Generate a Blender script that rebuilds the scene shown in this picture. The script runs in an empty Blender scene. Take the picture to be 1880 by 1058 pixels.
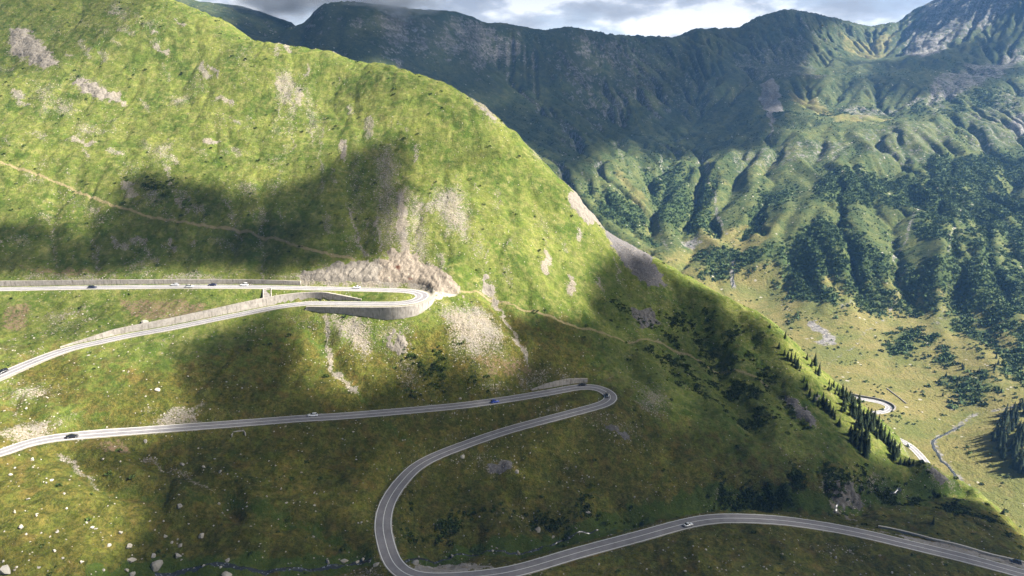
import bpy, bmesh, math, random, time
import numpy as np
from mathutils import Vector, Matrix
T0 = time.time()
rng = np.random.default_rng(11)
random.seed(7)
scene = bpy.context.scene
COL = scene.collection
# ------------------------------------------------------------------ camera model (photo is 1880 x 1058)
F, PITCH = 1253.0, math.radians(16.0)
SP, CP = math.sin(PITCH), math.cos(PITCH)
def pd(u, v, d):                      # point at forward distance d
    x = (u - 940.0) / F; y = (529.0 - v) / F
    return (d * x, d * (CP + y * SP), d * (-SP + y * CP))
def pz(u, v, z):                      # point at height z
    y = (529.0 - v) / F
    return pd(u, v, z / (-SP + y * CP))
# ------------------------------------------------------------------ noise
def _hash(ix, iy, s):
    h = (ix.astype(np.int64) * 374761393 + iy.astype(np.int64) * 668265263 + s * 2147483647 + 1013904223) & 0xffffffff
    h = ((h ^ (h >> 13)) * 1274126177) & 0xffffffff
    h = ((h ^ (h >> 16)) * 2246822519) & 0xffffffff
    return (h ^ (h >> 15)) & 0xffffffff
def gn(x, y, s=0):                    # gradient noise about -1..1
    x = np.asarray(x, float); y = np.asarray(y, float)
    ix = np.floor(x); iy = np.floor(y); fx = x - ix; fy = y - iy
    ux = fx * fx * fx * (fx * (fx * 6 - 15) + 10); uy = fy * fy * fy * (fy * (fy * 6 - 15) + 10)
    def g(ox, oy):
        a = _hash(ix + ox, iy + oy, s) * (2 * math.pi / 4294967296.0)
        return np.cos(a) * (fx - ox) + np.sin(a) * (fy - oy)
    a = g(0, 0); b = g(1, 0); c = g(0, 1); d = g(1, 1)
    return (a + (b - a) * ux + (c - a) * uy + (a - b - c + d) * ux * uy) * 1.5
def fbm(x, y, s=0, o=4, gain=.5, ridge=False):
    t = 0; a = 1; n = 0
    for k in range(o):
        q = gn(x * 2 ** k + 17.3 * k, y * 2 ** k - 9.1 * k, s + k)
        if ridge: q = 1 - 2 * np.abs(q)
        t = t + a * q; n += a; a *= gain
    return t / n
def ss(a, b, x):
    t = np.clip((x - a) / (b - a), 0, 1); return t * t * (3 - 2 * t)
# ------------------------------------------------------------------ thin plate spline
class TPS:
    def __init__(self, pts, lam=0.0, sc=100.0):
        p = np.array(pts, float); self.sc = sc; self.p = p[:, :2] / sc; n = len(p)
        d2 = ((self.p[:, None] - self.p[None]) ** 2).sum(-1)
        K = np.where(d2 > 0, d2 * np.log(d2 + 1e-12), 0) + lam * np.eye(n)
        P = np.c_[np.ones(n), self.p]
        A = np.zeros((n + 3, n + 3)); A[:n, :n] = K; A[:n, n:] = P; A[n:, :n] = P.T
        self.w = np.linalg.solve(A, np.r_[p[:, 2], 0, 0, 0])
    def __call__(self, x, y):
        q = np.c_[np.ravel(x), np.ravel(y)] / self.sc; out = np.zeros(len(q)); n = len(self.p)
        for i in range(0, len(q), 20000):
            c = q[i:i + 20000]
            d2 = ((c[:, None] - self.p[None]) ** 2).sum(-1)
            out[i:i + 20000] = (d2 * np.log(d2 + 1e-12)) @ self.w[:n] + self.w[n] + c @ self.w[n + 1:]
        return out.reshape(np.shape(x))
class Grid:                           # height field on a rectilinear grid
    def __init__(self, xs, ys, z): self.xs, self.ys, self.z = xs, ys, z
    def __call__(self, x, y, f=None):
        f = self.z if f is None else f
        i = np.clip(np.searchsorted(self.xs, x) - 1, 0, len(self.xs) - 2); j = np.clip(np.searchsorted(self.ys, y) - 1, 0, len(self.ys) - 2)
        a = np.clip((x - self.xs[i]) / (self.xs[i + 1] - self.xs[i]), 0, 1); b = np.clip((y - self.ys[j]) / (self.ys[j + 1] - self.ys[j]), 0, 1)
        return (f[j, i] * (1 - a) + f[j, i + 1] * a) * (1 - b) + (f[j + 1, i] * (1 - a) + f[j + 1, i + 1] * a) * b
    def normal(self, x, y, e=1.5):
        n = np.stack([self(x - e, y) - self(x + e, y), self(x, y - e) - self(x, y + e), np.full(np.shape(x), 2 * e)], -1)
        return n / np.linalg.norm(n, axis=-1, keepdims=True)
def smooth_resample(xc, yc, zc, xs, ys):      # Catmull-Rom resample of a uniform grid
    def axis(c, s):
        t = (s - c[0]) / (c[1] - c[0]); i = np.clip(np.floor(t).astype(int), 1, len(c) - 3); a = t - i
        w = np.stack([-.5 * a + a * a - .5 * a ** 3, 1 - 2.5 * a * a + 1.5 * a ** 3, .5 * a + 2 * a * a - 1.5 * a ** 3, -.5 * a * a + .5 * a ** 3])
        return i, w
    i, w = axis(xc, xs); r = sum(zc[:, i - 1 + k] * w[k] for k in range(4))
    j, w = axis(yc, ys); return sum(r[j - 1 + k, :] * w[k][:, None] for k in range(4))
def raycast(g, u, v, t0, t1, st):     # where the view ray meets a height field
    u = np.asarray(u, float); v = np.asarray(v, float)
    d = np.arange(t0, t1, st); x = (u - 940) / F; y = (529 - v) / F
    X = d[None] * x[:, None]; Y = d[None] * (CP + y * SP)[:, None]; Z = d[None] * (-SP + y * CP)[:, None]
    h = g(X, Y); inside = (X > g.xs[0]) & (X < g.xs[-1]) & (Y > g.ys[0]) & (Y < g.ys[-1])
    below = (Z < h) & inside; k = np.argmax(below, 1); ok = below.any(1)
    k = np.where(ok, k, len(d) - 1); kk = np.maximum(k - 1, 0); r = np.arange(len(u))
    e0 = Z[r, kk] - h[r, kk]; e1 = Z[r, k] - h[r, k]; a = np.where(np.abs(e0 - e1) > 1e-9, e0 / (e0 - e1 + 1e-12), 0); a = np.clip(a, 0, 1)
    dd = d[kk] + a * st
    return np.stack([dd * x, dd * (CP + y * SP)], -1), ok
def catmull(P, step=1.0):
    P = np.array(P, float); P = np.vstack([2 * P[0] - P[1], P, 2 * P[-1] - P[-2]]); out = []
    for i in range(1, len(P) - 2):
        n = max(2, int(np.linalg.norm(P[i + 1] - P[i]) / step * 1.3)); t = np.linspace(0, 1, n, endpoint=False)[:, None]
        a, b, c, d = P[i - 1:i + 3]
        out.append(.5 * (2 * b + (c - a) * t + (2 * a - 5 * b + 4 * c - d) * t * t + (3 * b - a - 3 * c + d) * t ** 3))
    Q = np.vstack(out + [P[-2:-1]]); L = np.r_[0, np.cumsum(np.linalg.norm(np.diff(Q, axis=0), axis=1))]
    s = np.arange(0, L[-1], step); return np.stack([np.interp(s, L, Q[:, k]) for k in range(Q.shape[1])], -1)
def smooth1(a, n):
    k = np.ones(n) / n; p = np.pad(a, ((n // 2, n - 1 - n // 2), (0, 0)), mode='edge')
    return np.stack([np.convolve(p[:, i], k, 'valid') for i in range(a.shape[1])], -1)
def seg_dist(X, Y, line):             # distance of points to a polyline
    L = np.asarray(line, float)[:, :2]; best = np.full(np.shape(X), 1e9)
    for a, b in zip(L[:-1], L[1:]):
        v = b - a; t = np.clip(((X - a[0]) * v[0] + (Y - a[1]) * v[1]) / (v @ v + 1e-9), 0, 1)
        best = np.minimum(best, np.hypot(X - a[0] - t * v[0], Y - a[1] - t * v[1]))
    return best
def poly_sd(X, Y, poly):              # signed distance, positive inside
    P = np.asarray(poly, float)[:, :2]; ins = np.zeros(np.shape(X), bool)
    for a, b in zip(P, np.roll(P, -1, 0)):
        c = ((a[1] > Y) != (b[1] > Y)) & (X < (b[0] - a[0]) * (Y - a[1]) / (b[1] - a[1] + 1e-12) + a[0]); ins ^= c
    return np.where(ins, 1, -1) * seg_dist(X, Y, np.vstack([P, P[:1]]))
# ------------------------------------------------------------------ mesh helpers
def tag(o, label=None, cat=None, group=None, kind=None):
    for k, val in (('label', label), ('category', cat), ('group', group), ('kind', kind)):
        if val: o[k] = val
    return o
def mesh_np(name, V, Fc, mat=None, parent=None, smooth=True, attrs=None, colors=None):
    me = bpy.data.meshes.new(name); V = np.asarray(V, np.float32); Fc = np.asarray(Fc, np.int32); k = Fc.shape[1]
    me.vertices.add(len(V)); me.vertices.foreach_set('co', V.ravel())
    me.loops.add(Fc.size); me.loops.foreach_set('vertex_index', Fc.ravel())
    me.polygons.add(len(Fc)); me.polygons.foreach_set('loop_start', np.arange(0, Fc.size, k, dtype=np.int32)); me.polygons.foreach_set('loop_total', np.full(len(Fc), k, np.int32))
    me.polygons.foreach_set('use_smooth', np.full(len(Fc), smooth, bool))
    me.update(calc_edges=True)
    for n, a in (attrs or {}).items():
        at = me.attributes.new(n, 'FLOAT', 'POINT'); at.data.foreach_set('value', np.asarray(a, np.float32).ravel())
    for n, a in (colors or {}).items():
        at = me.attributes.new(n, 'FLOAT_COLOR', 'POINT'); c = np.ones((len(V), 4), np.float32); c[:, :3] = a; at.data.foreach_set('color', c.ravel())
    if mat: me.materials.append(mat)
    o = bpy.data.objects.new(name, me); COL.objects.link(o)
    if parent: o.parent = parent
    return o
def grid_faces(nx, ny):
    i = np.arange(nx - 1)[None] + nx * np.arange(ny - 1)[:, None]; i = i.ravel()
    return np.stack([i, i + 1, i + nx + 1, i + nx], -1)
def bm_obj(name, bm, mat, parent=None, smooth=False, loc=None):
    me = bpy.data.meshes.new(name); bm.normal_update(); bm.to_mesh(me); bm.free()
    if smooth: me.polygons.foreach_set('use_smooth', [True] * len(me.polygons))
    for m in (mat if isinstance(mat, (list, tuple)) else [mat]): me.materials.append(m)
    o = bpy.data.objects.new(name, me); COL.objects.link(o)
    if parent: o.parent = parent
    if loc is not None: o.location = loc
    return o
def empty(name, loc=(0, 0, 0), rot=(0, 0, 0), sc=1.0):
    o = bpy.data.objects.new(name, None); COL.objects.link(o); o.location = loc; o.rotation_euler = rot; o.scale = (sc, sc, sc); o.empty_display_size = .1; return o
def copy_tree(o, parent=None):
    c = o.copy(); COL.objects.link(c); c.parent = parent
    for ch in list(o.children): copy_tree(ch, c)
    return c
# ------------------------------------------------------------------ roads
def road_path(rows, keys_every=None):
    rows = list(rows); n = len(rows); L = [0]
    for a, b in zip(rows[:-1], rows[1:]): L.append(L[-1] + math.hypot(a[0] - b[0], (a[1] - b[1]) * 2))
    kz = [(L[i], r[2]) for i, r in enumerate(rows) if len(r) > 2]
    z = np.interp(L, [k[0] for k in kz], [k[1] for k in kz])
    P = catmull([pz(r[0], r[1], zz) for r, zz in zip(rows, z)], 1.0)
    P = smooth1(P, 7); P[:, 2] = smooth1(P[:, 2:3], 25)[:, 0]; return P
UPPER = [(-170, 533, -98.5), (0, 531, -100), (159, 528), (317, 526.5), (445, 526.5), (520, 528, -103), (648, 531), (711, 532.6), (754, 534.7, -104.5), (773, 539.6), (775, 546, -105), (760, 553),
         (733, 557), (690, 557.7, -106.3), (605, 557), (565, 557), (514, 563, -109), (446, 576), (378, 589.6), (310, 603, -112), (227, 618), (181, 628.5), (125, 641), (68, 661), (0, 690, -118),
         (-70, 722, -119.7), (-140, 762, -121.5), (-172, 810, -123.5), (-150, 850, -126), (-80, 850, -128), (0, 832, -130), (51, 814), (102, 804), (170, 797), (306, 787, -136), (443, 777), (558, 768), (640, 763, -142),
         (824, 747), (926, 734, -147), (1011, 720), (1062, 711, -149), (1093, 711.5), (1114, 720), (1122, 730, -150.3), (1110, 741), (1073, 752, -151.3), (994, 773), (926, 791.6, -154.5), (858, 815), (804, 836, -158.5),
         (766, 856), (739, 882), (719, 909), (707, 936), (703, 967, -164.5), (708.5, 997.5), (719, 1028), (736, 1048.6, -167.5), (763, 1060), (810, 1063), (892, 1057, -169.5), (960, 1044.5), (1062, 1014.6), (1165, 987), (1256, 962, -174.5),
         (1308, 953), (1359, 951.6), (1427, 955), (1495, 963.5, -178.5), (1580, 979), (1682, 1003), (1785, 1028), (1880, 1054, -186), (2000, 1088, -188.5)]
ROAD = road_path(UPPER)
def frame2(P):
    t = np.gradient(P[:, :2], axis=0); t /= np.linalg.norm(t, axis=1, keepdims=True) + 1e-9
    return t, np.stack([-t[:, 1], t[:, 0]], -1)          # tangent, left normal
RT, RN = frame2(ROAD)
def road_s(u, v):                     # index along the road nearest a pixel
    x, y, z = ROAD.T; d = y * CP - z * SP; uu = 940 + F * x / d; vv = 529 - F * (y * SP + z * CP) / d
    return int(np.argmin((uu - u) ** 2 + (vv - v) ** 2))
# ------------------------------------------------------------------ near hillside
C = []
def D(u, v, d): C.append(pd(u, v, d))
def Z(u, v, z): C.append(pz(u, v, z))
for a in [(0, 0, 574), (0, 150, 498), (0, 300, 434), (0, 420, 398), (320, 150, 504), (320, 300, 440), (320, 420, 402), (600, 180, 496), (600, 300, 441), (600, 420, 404),
          (160, 0, 576), (800, 300, 448), (800, 420, 407), (950, 350, 444), (1000, 420, 430), (1050, 500, 418), (960, 480, 400), (1150, 520, 440), (1150, 600, 405),
          (-200, 0, 570), (-200, 150, 494), (-200, 300, 430), (-200, 420, 394), (900, 545, 384), (850, 500, 382), (-200, -150, 640), (60, -150, 665)]: D(*a)
for a in [(900, 600, -119), (900, 650, -128), (1000, 650, -134), (1050, 590, -126), (1260, 650, -151), (1180, 720, -154), (1260, 750, -163), (1260, 850, -176), (1400, 700, -160), (1400, 800, -172), (1320, 600, -140),
          (400, 700, -127), (200, 720, -124.5), (600, 680, -130), (700, 605, -117), (700, 700, -134), (800, 680, -133), (800, 600, -116), (1000, 690, -142), (0, 900, -135.5), (0, 1058, -145), (150, 1000, -146), (300, 900, -146.5), (450, 900, -150.5), (600, 900, -156), (600, 800, -146.3), (300, 835, -141),
          (450, 960, -155.5), (200, 940, -145.5), (620, 960, -161), (900, 850, -163), (900, 950, -173), (1100, 850, -169), (1100, 800, -162), (800, 930, -169), (1000, 900, -172), (1150, 900, -178), (900, 770, -152.2), (1000, 745, -151),
          (290, 1050, -160), (420, 1045, -162.5), (560, 1045, -166.5), (650, 1030, -169.5), (760, 1033, -174.5), (850, 1022, -176), (1000, 1005, -179), (1100, 975, -182), (1180, 955, -184.5), (1260, 925, -186.5), (1400, 915, -188), (1530, 935, -190.5),
          (1580, 918, -192), (1640, 903, -195), (1700, 893, -198), (1752, 892, -200), (1400, 850, -178), (1500, 850, -179), (1540, 880, -184), (1600, 870, -187), (1480, 800, -174), (1700, 960, -190), (1800, 1000, -192), (1880, 1030, -193), (1760, 940, -195.5),
          (1200, 1058, -172), (1500, 1058, -177), (1700, 1058, -181), (1000, 1100, -171), (0, 1150, -152), (500, 1150, -168), (940, 1200, -176), (1500, 1250, -181), (1900, 1250, -190), (-200, 900, -133), (-200, 1060, -142), (-200, 700, -113), (-200, 600, -106), (60, 600, -111), (300, 560, -107)]: Z(*a)
CREST = [(190, -85, 612), (320, 0, 577), (420, 45, 554), (500, 80, 533), (600, 92, 526), (700, 115, 516), (800, 148, 503), (880, 190, 487), (940, 240, 476), (1000, 300, 468), (1050, 350, 460), (1110, 420, 464), (1180, 463, 468), (1250, 500, 471), (1330, 548, 450), (1400, 584, 432)]
for u, v, d in CREST:
    D(u, v, d); x, y, z = pd(u, v, d); h = np.array([x + 90, y, 0.0]); h /= np.linalg.norm(h)
    for r, dz in ((22, 9), (70, 46), (150, 115), (260, 215)): C.append((x + h[0] * r, y + h[1] * r, z - dz))
for a in [(1436, 620, 414), (1466, 672, 400), (1500, 705, 391), (1536, 760, 378), (1594, 832, 361)]: D(*a)
for u, v, d in [(1445, 620, 420), (1490, 666, 410), (1545, 714, 402), (1612, 772, 392), (1648, 841, 372)]:
    D(u, v, d); x, y, z = pd(u, v, d)
    for r, dz in ((25, 20), (70, 66), (150, 150)): C.append((x + .86 * r, y + .5 * r, z - dz))
for u, v, z in [(1697, 858, -192), (1752, 887, -199), (1825, 933, -200), (1880, 988, -203), (1960, 1040, -206)]:
    Z(u, v, z); x, y, z = pz(u, v, z)
    for r, dz in ((15, 9), (50, 48), (120, 125)): C.append((x + .8 * r, y + .6 * r, z - dz))
for p in ROAD[::16]: C.append(tuple(p))
tps = TPS(C, lam=2e-4)
xc = np.arange(-520, 441, 6.0); yc = np.arange(110, 861, 6.0); XC, YC = np.meshgrid(xc, yc)
ZC = tps(XC, YC)
CELL = 1.0
nxs = np.arange(-480, 400.01, CELL); nys = np.arange(130, 800.01, CELL); NX, NY = np.meshgrid(nxs, nys)
NZ = smooth_resample(xc, yc, ZC, nxs, nys)
near0 = Grid(nxs, nys, NZ.copy())
# relief: broad folds, hummocks, sheep tracks
wx = NX + 9 * gn(NX / 31, NY / 31, 71); wy = NY + 9 * gn(NX / 29, NY / 33, 72)
lowland = ss(-120, -150, NZ)
rel = 3.2 * fbm(wx / 70, wy / 70, 3, 3) + (1.0 + 1.6 * lowland) * fbm(wx / 21, wy / 17, 8, 3) + 1.1 * lowland * fbm(wx / 26, wy / 15, 18, 3, .5, True) + 1.0 * fbm(NX / 7.5, NY / 6.0, 15, 2)
rel += -1.7 * (1 - lowland) * np.maximum(0, fbm(wx / 24, wy / 110, 21, 3, ridge=True)) ** 2
tus = .55 * np.abs(gn(NX / 3.4, NY / 3.1, 33)) + .42 * gn(NX / 2.1, NY / 2.1, 35)
terr = .10 * np.sin(NZ * 3.1 + 3.5 * gn(NX / 18, NY / 18, 90)) * ss(.1, .5, fbm(NX / 60, NY / 60, 95, 2) + .3)
# distance to the road
from mathutils.kdtree import KDTree
rd = np.full(NX.shape, 99.0); lo = np.full(NX.shape, -1e9); hi = np.full(NX.shape, 1e9)
NS = len(ROAD)
WL = np.zeros(NS); WR = np.zeros(NS); FL = np.zeros(NS); FR = np.zeros(NS); OFF = np.full(NS, 5.2); OFL = np.full(NS, 5.2)   # cut wall left/right, fill wall left/right
def setw(arr, p0, p1, hs):
    a, b = road_s(*p0), road_s(*p1); s = np.arange(min(a, b), max(a, b) + 1)
    h = np.interp(np.linspace(0, 1, len(s)), np.linspace(0, 1, len(hs)), hs if a < b else hs[::-1]); arr[s] = np.maximum(arr[s], h); return s
# the road runs left to right along the top: its left-hand normal points uphill there
S_TOPWALL = setw(WL, (-20, 531), (548, 528.5), [2.9, 2.7, 2.6, 2.6, 2.3])
S_MIDWALL = setw(WR, (118, 643), (655, 557.2), [.3, 2.6, 3.2, 3.6, 4.2, 4.6, 4.4, .8])
S_HAIRWALL = setw(FL, (568, 557), (793, 543), [.4, 2.2, 2.8, 3.6, 5.6, 4.6, 2.0])
S_LOWWALL = setw(WL, (985, 726), (1082, 711), [.6, 2.6, 3.0, 2.2])
def carve(i0, i1):
    for k in range(i0, i1):
        x, y, z = ROAD[k]; R = 46
        a, b = np.searchsorted(nxs, (x - R, x + R)); c, d = np.searchsorted(nys, (y - R, y + R))
        if b <= a or d <= c: continue
        dx = NX[c:d, a:b] - x; dy = NY[c:d, a:b] - y
        al = dx * RT[k, 0] + dy * RT[k, 1]; sd = dx * RN[k, 0] + dy * RN[k, 1]
        m = np.abs(al) < 1.6
        dd = np.abs(sd); left = sd > 0
        cut = np.where(left, WL[k], WR[k]); fill = np.where(left, FL[k], FR[k])
        w = 4.9
        e = np.maximum(0, dd - w)
        up = z - .12 + np.where(e > .9, cut, 0) + e * .95 + e * e * .02
        dn = z - .12 - np.where(e > .9, fill, 0) - e * .72 - e * e * .016
        far = dd > 44
        up = np.where(m & ~far, up, 1e9); dn = np.where(m & ~far, dn, -1e9)
        hi[c:d, a:b] = np.minimum(hi[c:d, a:b], up); lo[c:d, a:b] = np.maximum(lo[c:d, a:b], dn)
        rd[c:d, a:b] = np.minimum(rd[c:d, a:b], np.where(m, dd, 99))
carve(0, NS)
calm = ss(3, 16, rd)
RAV = [(742, 1034), (760, 1032), (850, 1020), (1000, 1004), (1060, 988), (1100, 974), (1180, 954), (1260, 930), (1330, 917), (1420, 916), (1490, 926), (1545, 934), (1580, 918), (1640, 904), (1700, 893), (1750, 890)]
rp_, ok_ = raycast(near0, np.array(RAV, float)[:, 0], np.array(RAV, float)[:, 1], 200, 700, 1.0)
rdx = seg_dist(wx * .35 + NX * .65, wy * .35 + NY * .65, rp_); depth = np.interp(NX, [-60, 0, 60, 110, 150, 200], [.6, 2.2, 4.2, 5.5, 6.0, 5.0])
for gl, gw, gd in [([(105, 838), (140, 862), (165, 885), (180, 902), (230, 915), (290, 918)], 4.5, 2.6), ([(262, 832), (300, 862), (345, 880), (390, 905), (430, 925)], 4, 2.2), ([(420, 925), (470, 945), (520, 960), (600, 985), (660, 1010)], 4, 1.8), ([(480, 950), (560, 962), (640, 975), (690, 985)], 3, 1.2), ([(690, 765), (730, 815), (765, 850)], 3.5, 2.0), ([(560, 600), (610, 660), (660, 720)], 3.5, 1.6),
                   ([(905, 545), (930, 590), (955, 635), (985, 680)], 3.5, 2.0), ([(1090, 560), (1150, 620), (1170, 690)], 6, 2.4), ([(1230, 520), (1290, 600), (1330, 700), (1380, 790)], 7, 3.0), ([(1330, 560), (1400, 660), (1450, 760)], 6, 2.6), ([(90, 360), (97, 430), (104, 495)], 3.5, 1.5), ([(165, 380), (172, 440), (178, 500)], 3.5, 1.5), ([(480, 330), (480, 420), (484, 515)], 4, 1.6), ([(640, 300), (655, 400), (672, 472)], 4, 1.6),
                   ([(880, 880), (960, 930), (1040, 975)], 5, 2.0), ([(1010, 860), (1100, 900), (1170, 945)], 5, 2.2), ([(30, 745), (60, 775), (75, 800)], 3.5, 1.6), ([(300, 640), (330, 690), (350, 740)], 4, 1.2), ([(820, 850), (840, 900), (860, 1000)], 5, 1.6)]:
    gp_, ok_ = raycast(near0, np.array(gl, float)[:, 0], np.array(gl, float)[:, 1], 200, 700, 1.0)
    a_, b_ = np.searchsorted(nxs, (gp_[:, 0].min() - 30, gp_[:, 0].max() + 30)); c_, d_ = np.searchsorted(nys, (gp_[:, 1].min() - 30, gp_[:, 1].max() + 30)); w_ = (slice(c_, d_), slice(a_, b_))
    gd_ = seg_dist((wx * .45 + NX * .55)[w_] + 2.2 * gn(NX[w_] / 8, NY[w_] / 8, 79), (wy * .45 + NY * .55)[w_], gp_); rel[w_] += -gd * np.exp(-(gd_ / gw) ** 2) + .45 * gd * np.exp(-((gd_ - 2.3 * gw) / (1.2 * gw)) ** 2)
rel = rel - depth * ss(13, 1.5, rdx + 3 * gn(NX / 9, NY / 9, 78)) * ss(5, 14, rd) / np.maximum(calm, .2)
NZ = NZ + (rel + terr) * calm + tus * ss(4.5, 7, rd)
both = lo > hi
mid = np.clip(NZ, np.minimum(lo, hi), np.maximum(lo, hi))
# where a cut and a fill collide the nearer one wins
near_fix = np.where(rd < 6.0, np.where(np.abs(hi - NZ) < np.abs(lo - NZ), hi, lo), mid)
NZ = np.where(both, mid, np.clip(NZ, lo, hi))
flat = rd < 4.7
# bed under the tarmac: nearest road height
for k in range(NS):
    x, y, z = ROAD[k]; R = 6
    a, b = np.searchsorted(nxs, (x - R, x + R)); c, d = np.searchsorted(nys, (y - R, y + R))
    if b <= a or d <= c: continue
    dx = NX[c:d, a:b] - x; dy = NY[c:d, a:b] - y
    al = np.abs(dx * RT[k, 0] + dy * RT[k, 1]); sd = np.abs(dx * RN[k, 0] + dy * RN[k, 1])
    m = (al < .75) & (sd < 4.9)
    NZ[c:d, a:b] = np.where(m, z - .16, NZ[c:d, a:b])
near = Grid(nxs, nys, NZ)
def nhit(pts, t0=200, t1=700):
    p = np.array(pts, float); P, ok = raycast(near, p[:, 0], p[:, 1], t0, t1, 1.0); return P
print('near terrain', round(time.time() - T0, 1))
# ------------------------------------------------------------------ valley and mountains
C = []
for a in [(1600, 745, -309), (1690, 830, -311), (1880, 960, -311), (1780, 890, -314), (1640, 640, -306), (1560, 640, -306), (1450, 560, -300), (1400, 530, -298), (1340, 520, -292), (1750, 700, -306), (1880, 720, -292), (1880, 640, -283), (1880, 850, -300), (1800, 760, -308), (1880, 800, -290), (1740, 800, -312), (1500, 620, -305),
          (1560, 560, -285), (1640, 575, -296), (1720, 620, -297), (1800, 640, -290)]: Z(*a)
for a in [(1285, 470, 1160), (1230, 460, 1200), (1350, 430, 1230), (1420, 440, 1160), (1300, 370, 1400), (1240, 400, 1330), (1380, 480, 1110), (1150, 330, 1430), (1060, 330, 1350), (1000, 250, 1560), (900, 110, 1880), (980, 140, 1850), (1000, 50, 2080), (860, 22, 1900), (700, 12, 1720), (640, -4, 1660), (570, 22, 1640), (590, 60, 1560), (610, 0, 1650), (670, 0, 1680), (740, 4, 1740), (780, 8, 1790), (820, 14, 1840), (900, 30, 1960), (940, 42, 2010),
          (640, 60, 1560), (760, 100, 1640), (545, 45, 1900), (450, 30, 2000), (360, -20, 2050), (250, -40, 2100), (540, 70, 1750), (1050, 58, 2180), (1120, 56, 2350), (1200, 66, 2500), (1250, 62, 2560), (1310, 50, 2620), (1370, 40, 2680), (1400, 22, 2700), (1440, 18, 2720), (1480, 20, 2780), (1530, 46, 2900), (1590, 66, 3000), (1625, 64, 3020), (1655, 56, 2950), (1672, 20, 2900), (1720, -14, 2750), (1800, -50, 2600), (1900, -70, 2400),
          (1880, 60, 2250), (1880, 140, 1950), (1880, 250, 1600), (1880, 340, 1330), (1880, 430, 1120), (1880, 520, 960), (1880, 590, 840), (1760, 300, 1420), (1700, 400, 1150), (1700, 480, 1020), (1780, 400, 1160), (1620, 480, 1040), (1580, 400, 1180), (1700, 250, 1540), (1700, 160, 1880), (1690, 100, 2300), (1650, 100, 2480), (1600, 100, 2560), (1560, 190, 1900), (1620, 205, 1800), (1500, 190, 1920), (1450, 150, 2050), (1400, 220, 1780), (1420, 290, 1500), (1500, 290, 1480), (1600, 230, 1640), (1640, 230, 1600),
          (1500, 350, 1320), (1440, 380, 1270), (1520, 440, 1110), (1480, 500, 1060), (1300, 250, 1760), (1300, 150, 2150), (1200, 160, 2080), (1200, 260, 1720), (1100, 180, 1880), (1100, 260, 1620), (1400, 120, 2300), (1350, 320, 1470), (1150, 420, 1250), (1500, 100, 2450), (1780, 180, 1800), (1780, 60, 2350), (1960, 300, 1500), (1960, 500, 1000), (1960, 700, 720), (2050, 850, 640)]: D(*a)
SKY = [(640, -4, 1660), (700, 12, 1720), (860, 22, 1900), (450, 30, 2000), (1000, 50, 2080), (1120, 56, 2350), (1250, 62, 2560), (1400, 22, 2700), (1530, 46, 2900), (1640, 62, 3000), (1800, -60, 2600), (250, -40, 2100)]
for u, v, d in SKY:
    x, y, z = pd(u, v, d); h = np.array([x, y]); h /= np.linalg.norm(h)
    for r, dz in ((120, 70), (350, 230), (800, 420)): C.append((x + h[0] * r, y + h[1] * r, z - dz))
C += [(-600, 700, -290), (-300, 800, -330), (0, 850, -330), (0, 1100, -250), (-300, 1150, -180), (-600, 1200, -100), (200, 900, -320), (150, 600, -330), (300, 450, -315), (-700, 400, -250), (0, 400, -340), (-300, 500, -340), (600, 300, -300), (350, 250, -316), (900, 300, -200), (1500, 700, -40), (2000, 1500, 250), (2200, 2400, 400)]
ftps = TPS(C, lam=1e-3, sc=300)
fx = np.arange(-1360, 2401, 16.0); fy = np.arange(260, 4001, 16.0); FXc, FYc = np.meshgrid(fx, fy)
H0 = ftps(FXc, FYc)
E = 8.0
ex = np.arange(-1320, 2360, E); ey = np.arange(290, 3960, E); EX, EY = np.meshgrid(ex, ey)
H = smooth_resample(fx, fy, H0, ex, ey); HB = H.copy()
floor = ss(-278, -301, H)             # 1 on the flat valley floor
mt = 1 - floor
wx = EX + 60 * gn(EX / 260, EY / 260, 41); wy = EY + 60 * gn(EX / 240, EY / 250, 42)
amp = mt * np.clip((H + 310) / 130, 0, 1)
rs = ss(250, 420, EX + .15 * (EY - 700)) * ss(1750, 1350, EY)
ac = EX * .94 - EY * .34 + 45 * gn(EX / 170, EY / 170, 47); al = EX * .34 + EY * .94
H = H + rs * np.clip((H + 305) / 50, 0, 1) * 40 * (fbm(ac / 105, al / 900, 66, 3, .55, True) - .25)
amp = amp * (1 - .62 * rs); amp *= 1 - .6 * ss(250, 50, EX) * ss(1150, 1350, EY)
H = H + amp * (30 * fbm(wx / 330, wy / 330, 51, 4, .45, True) - 8 + 5 * fbm(wx / 60, wy / 60, 58, 3)) + floor * 1.5 * fbm(EX / 80, EY / 80, 60, 3)
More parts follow.
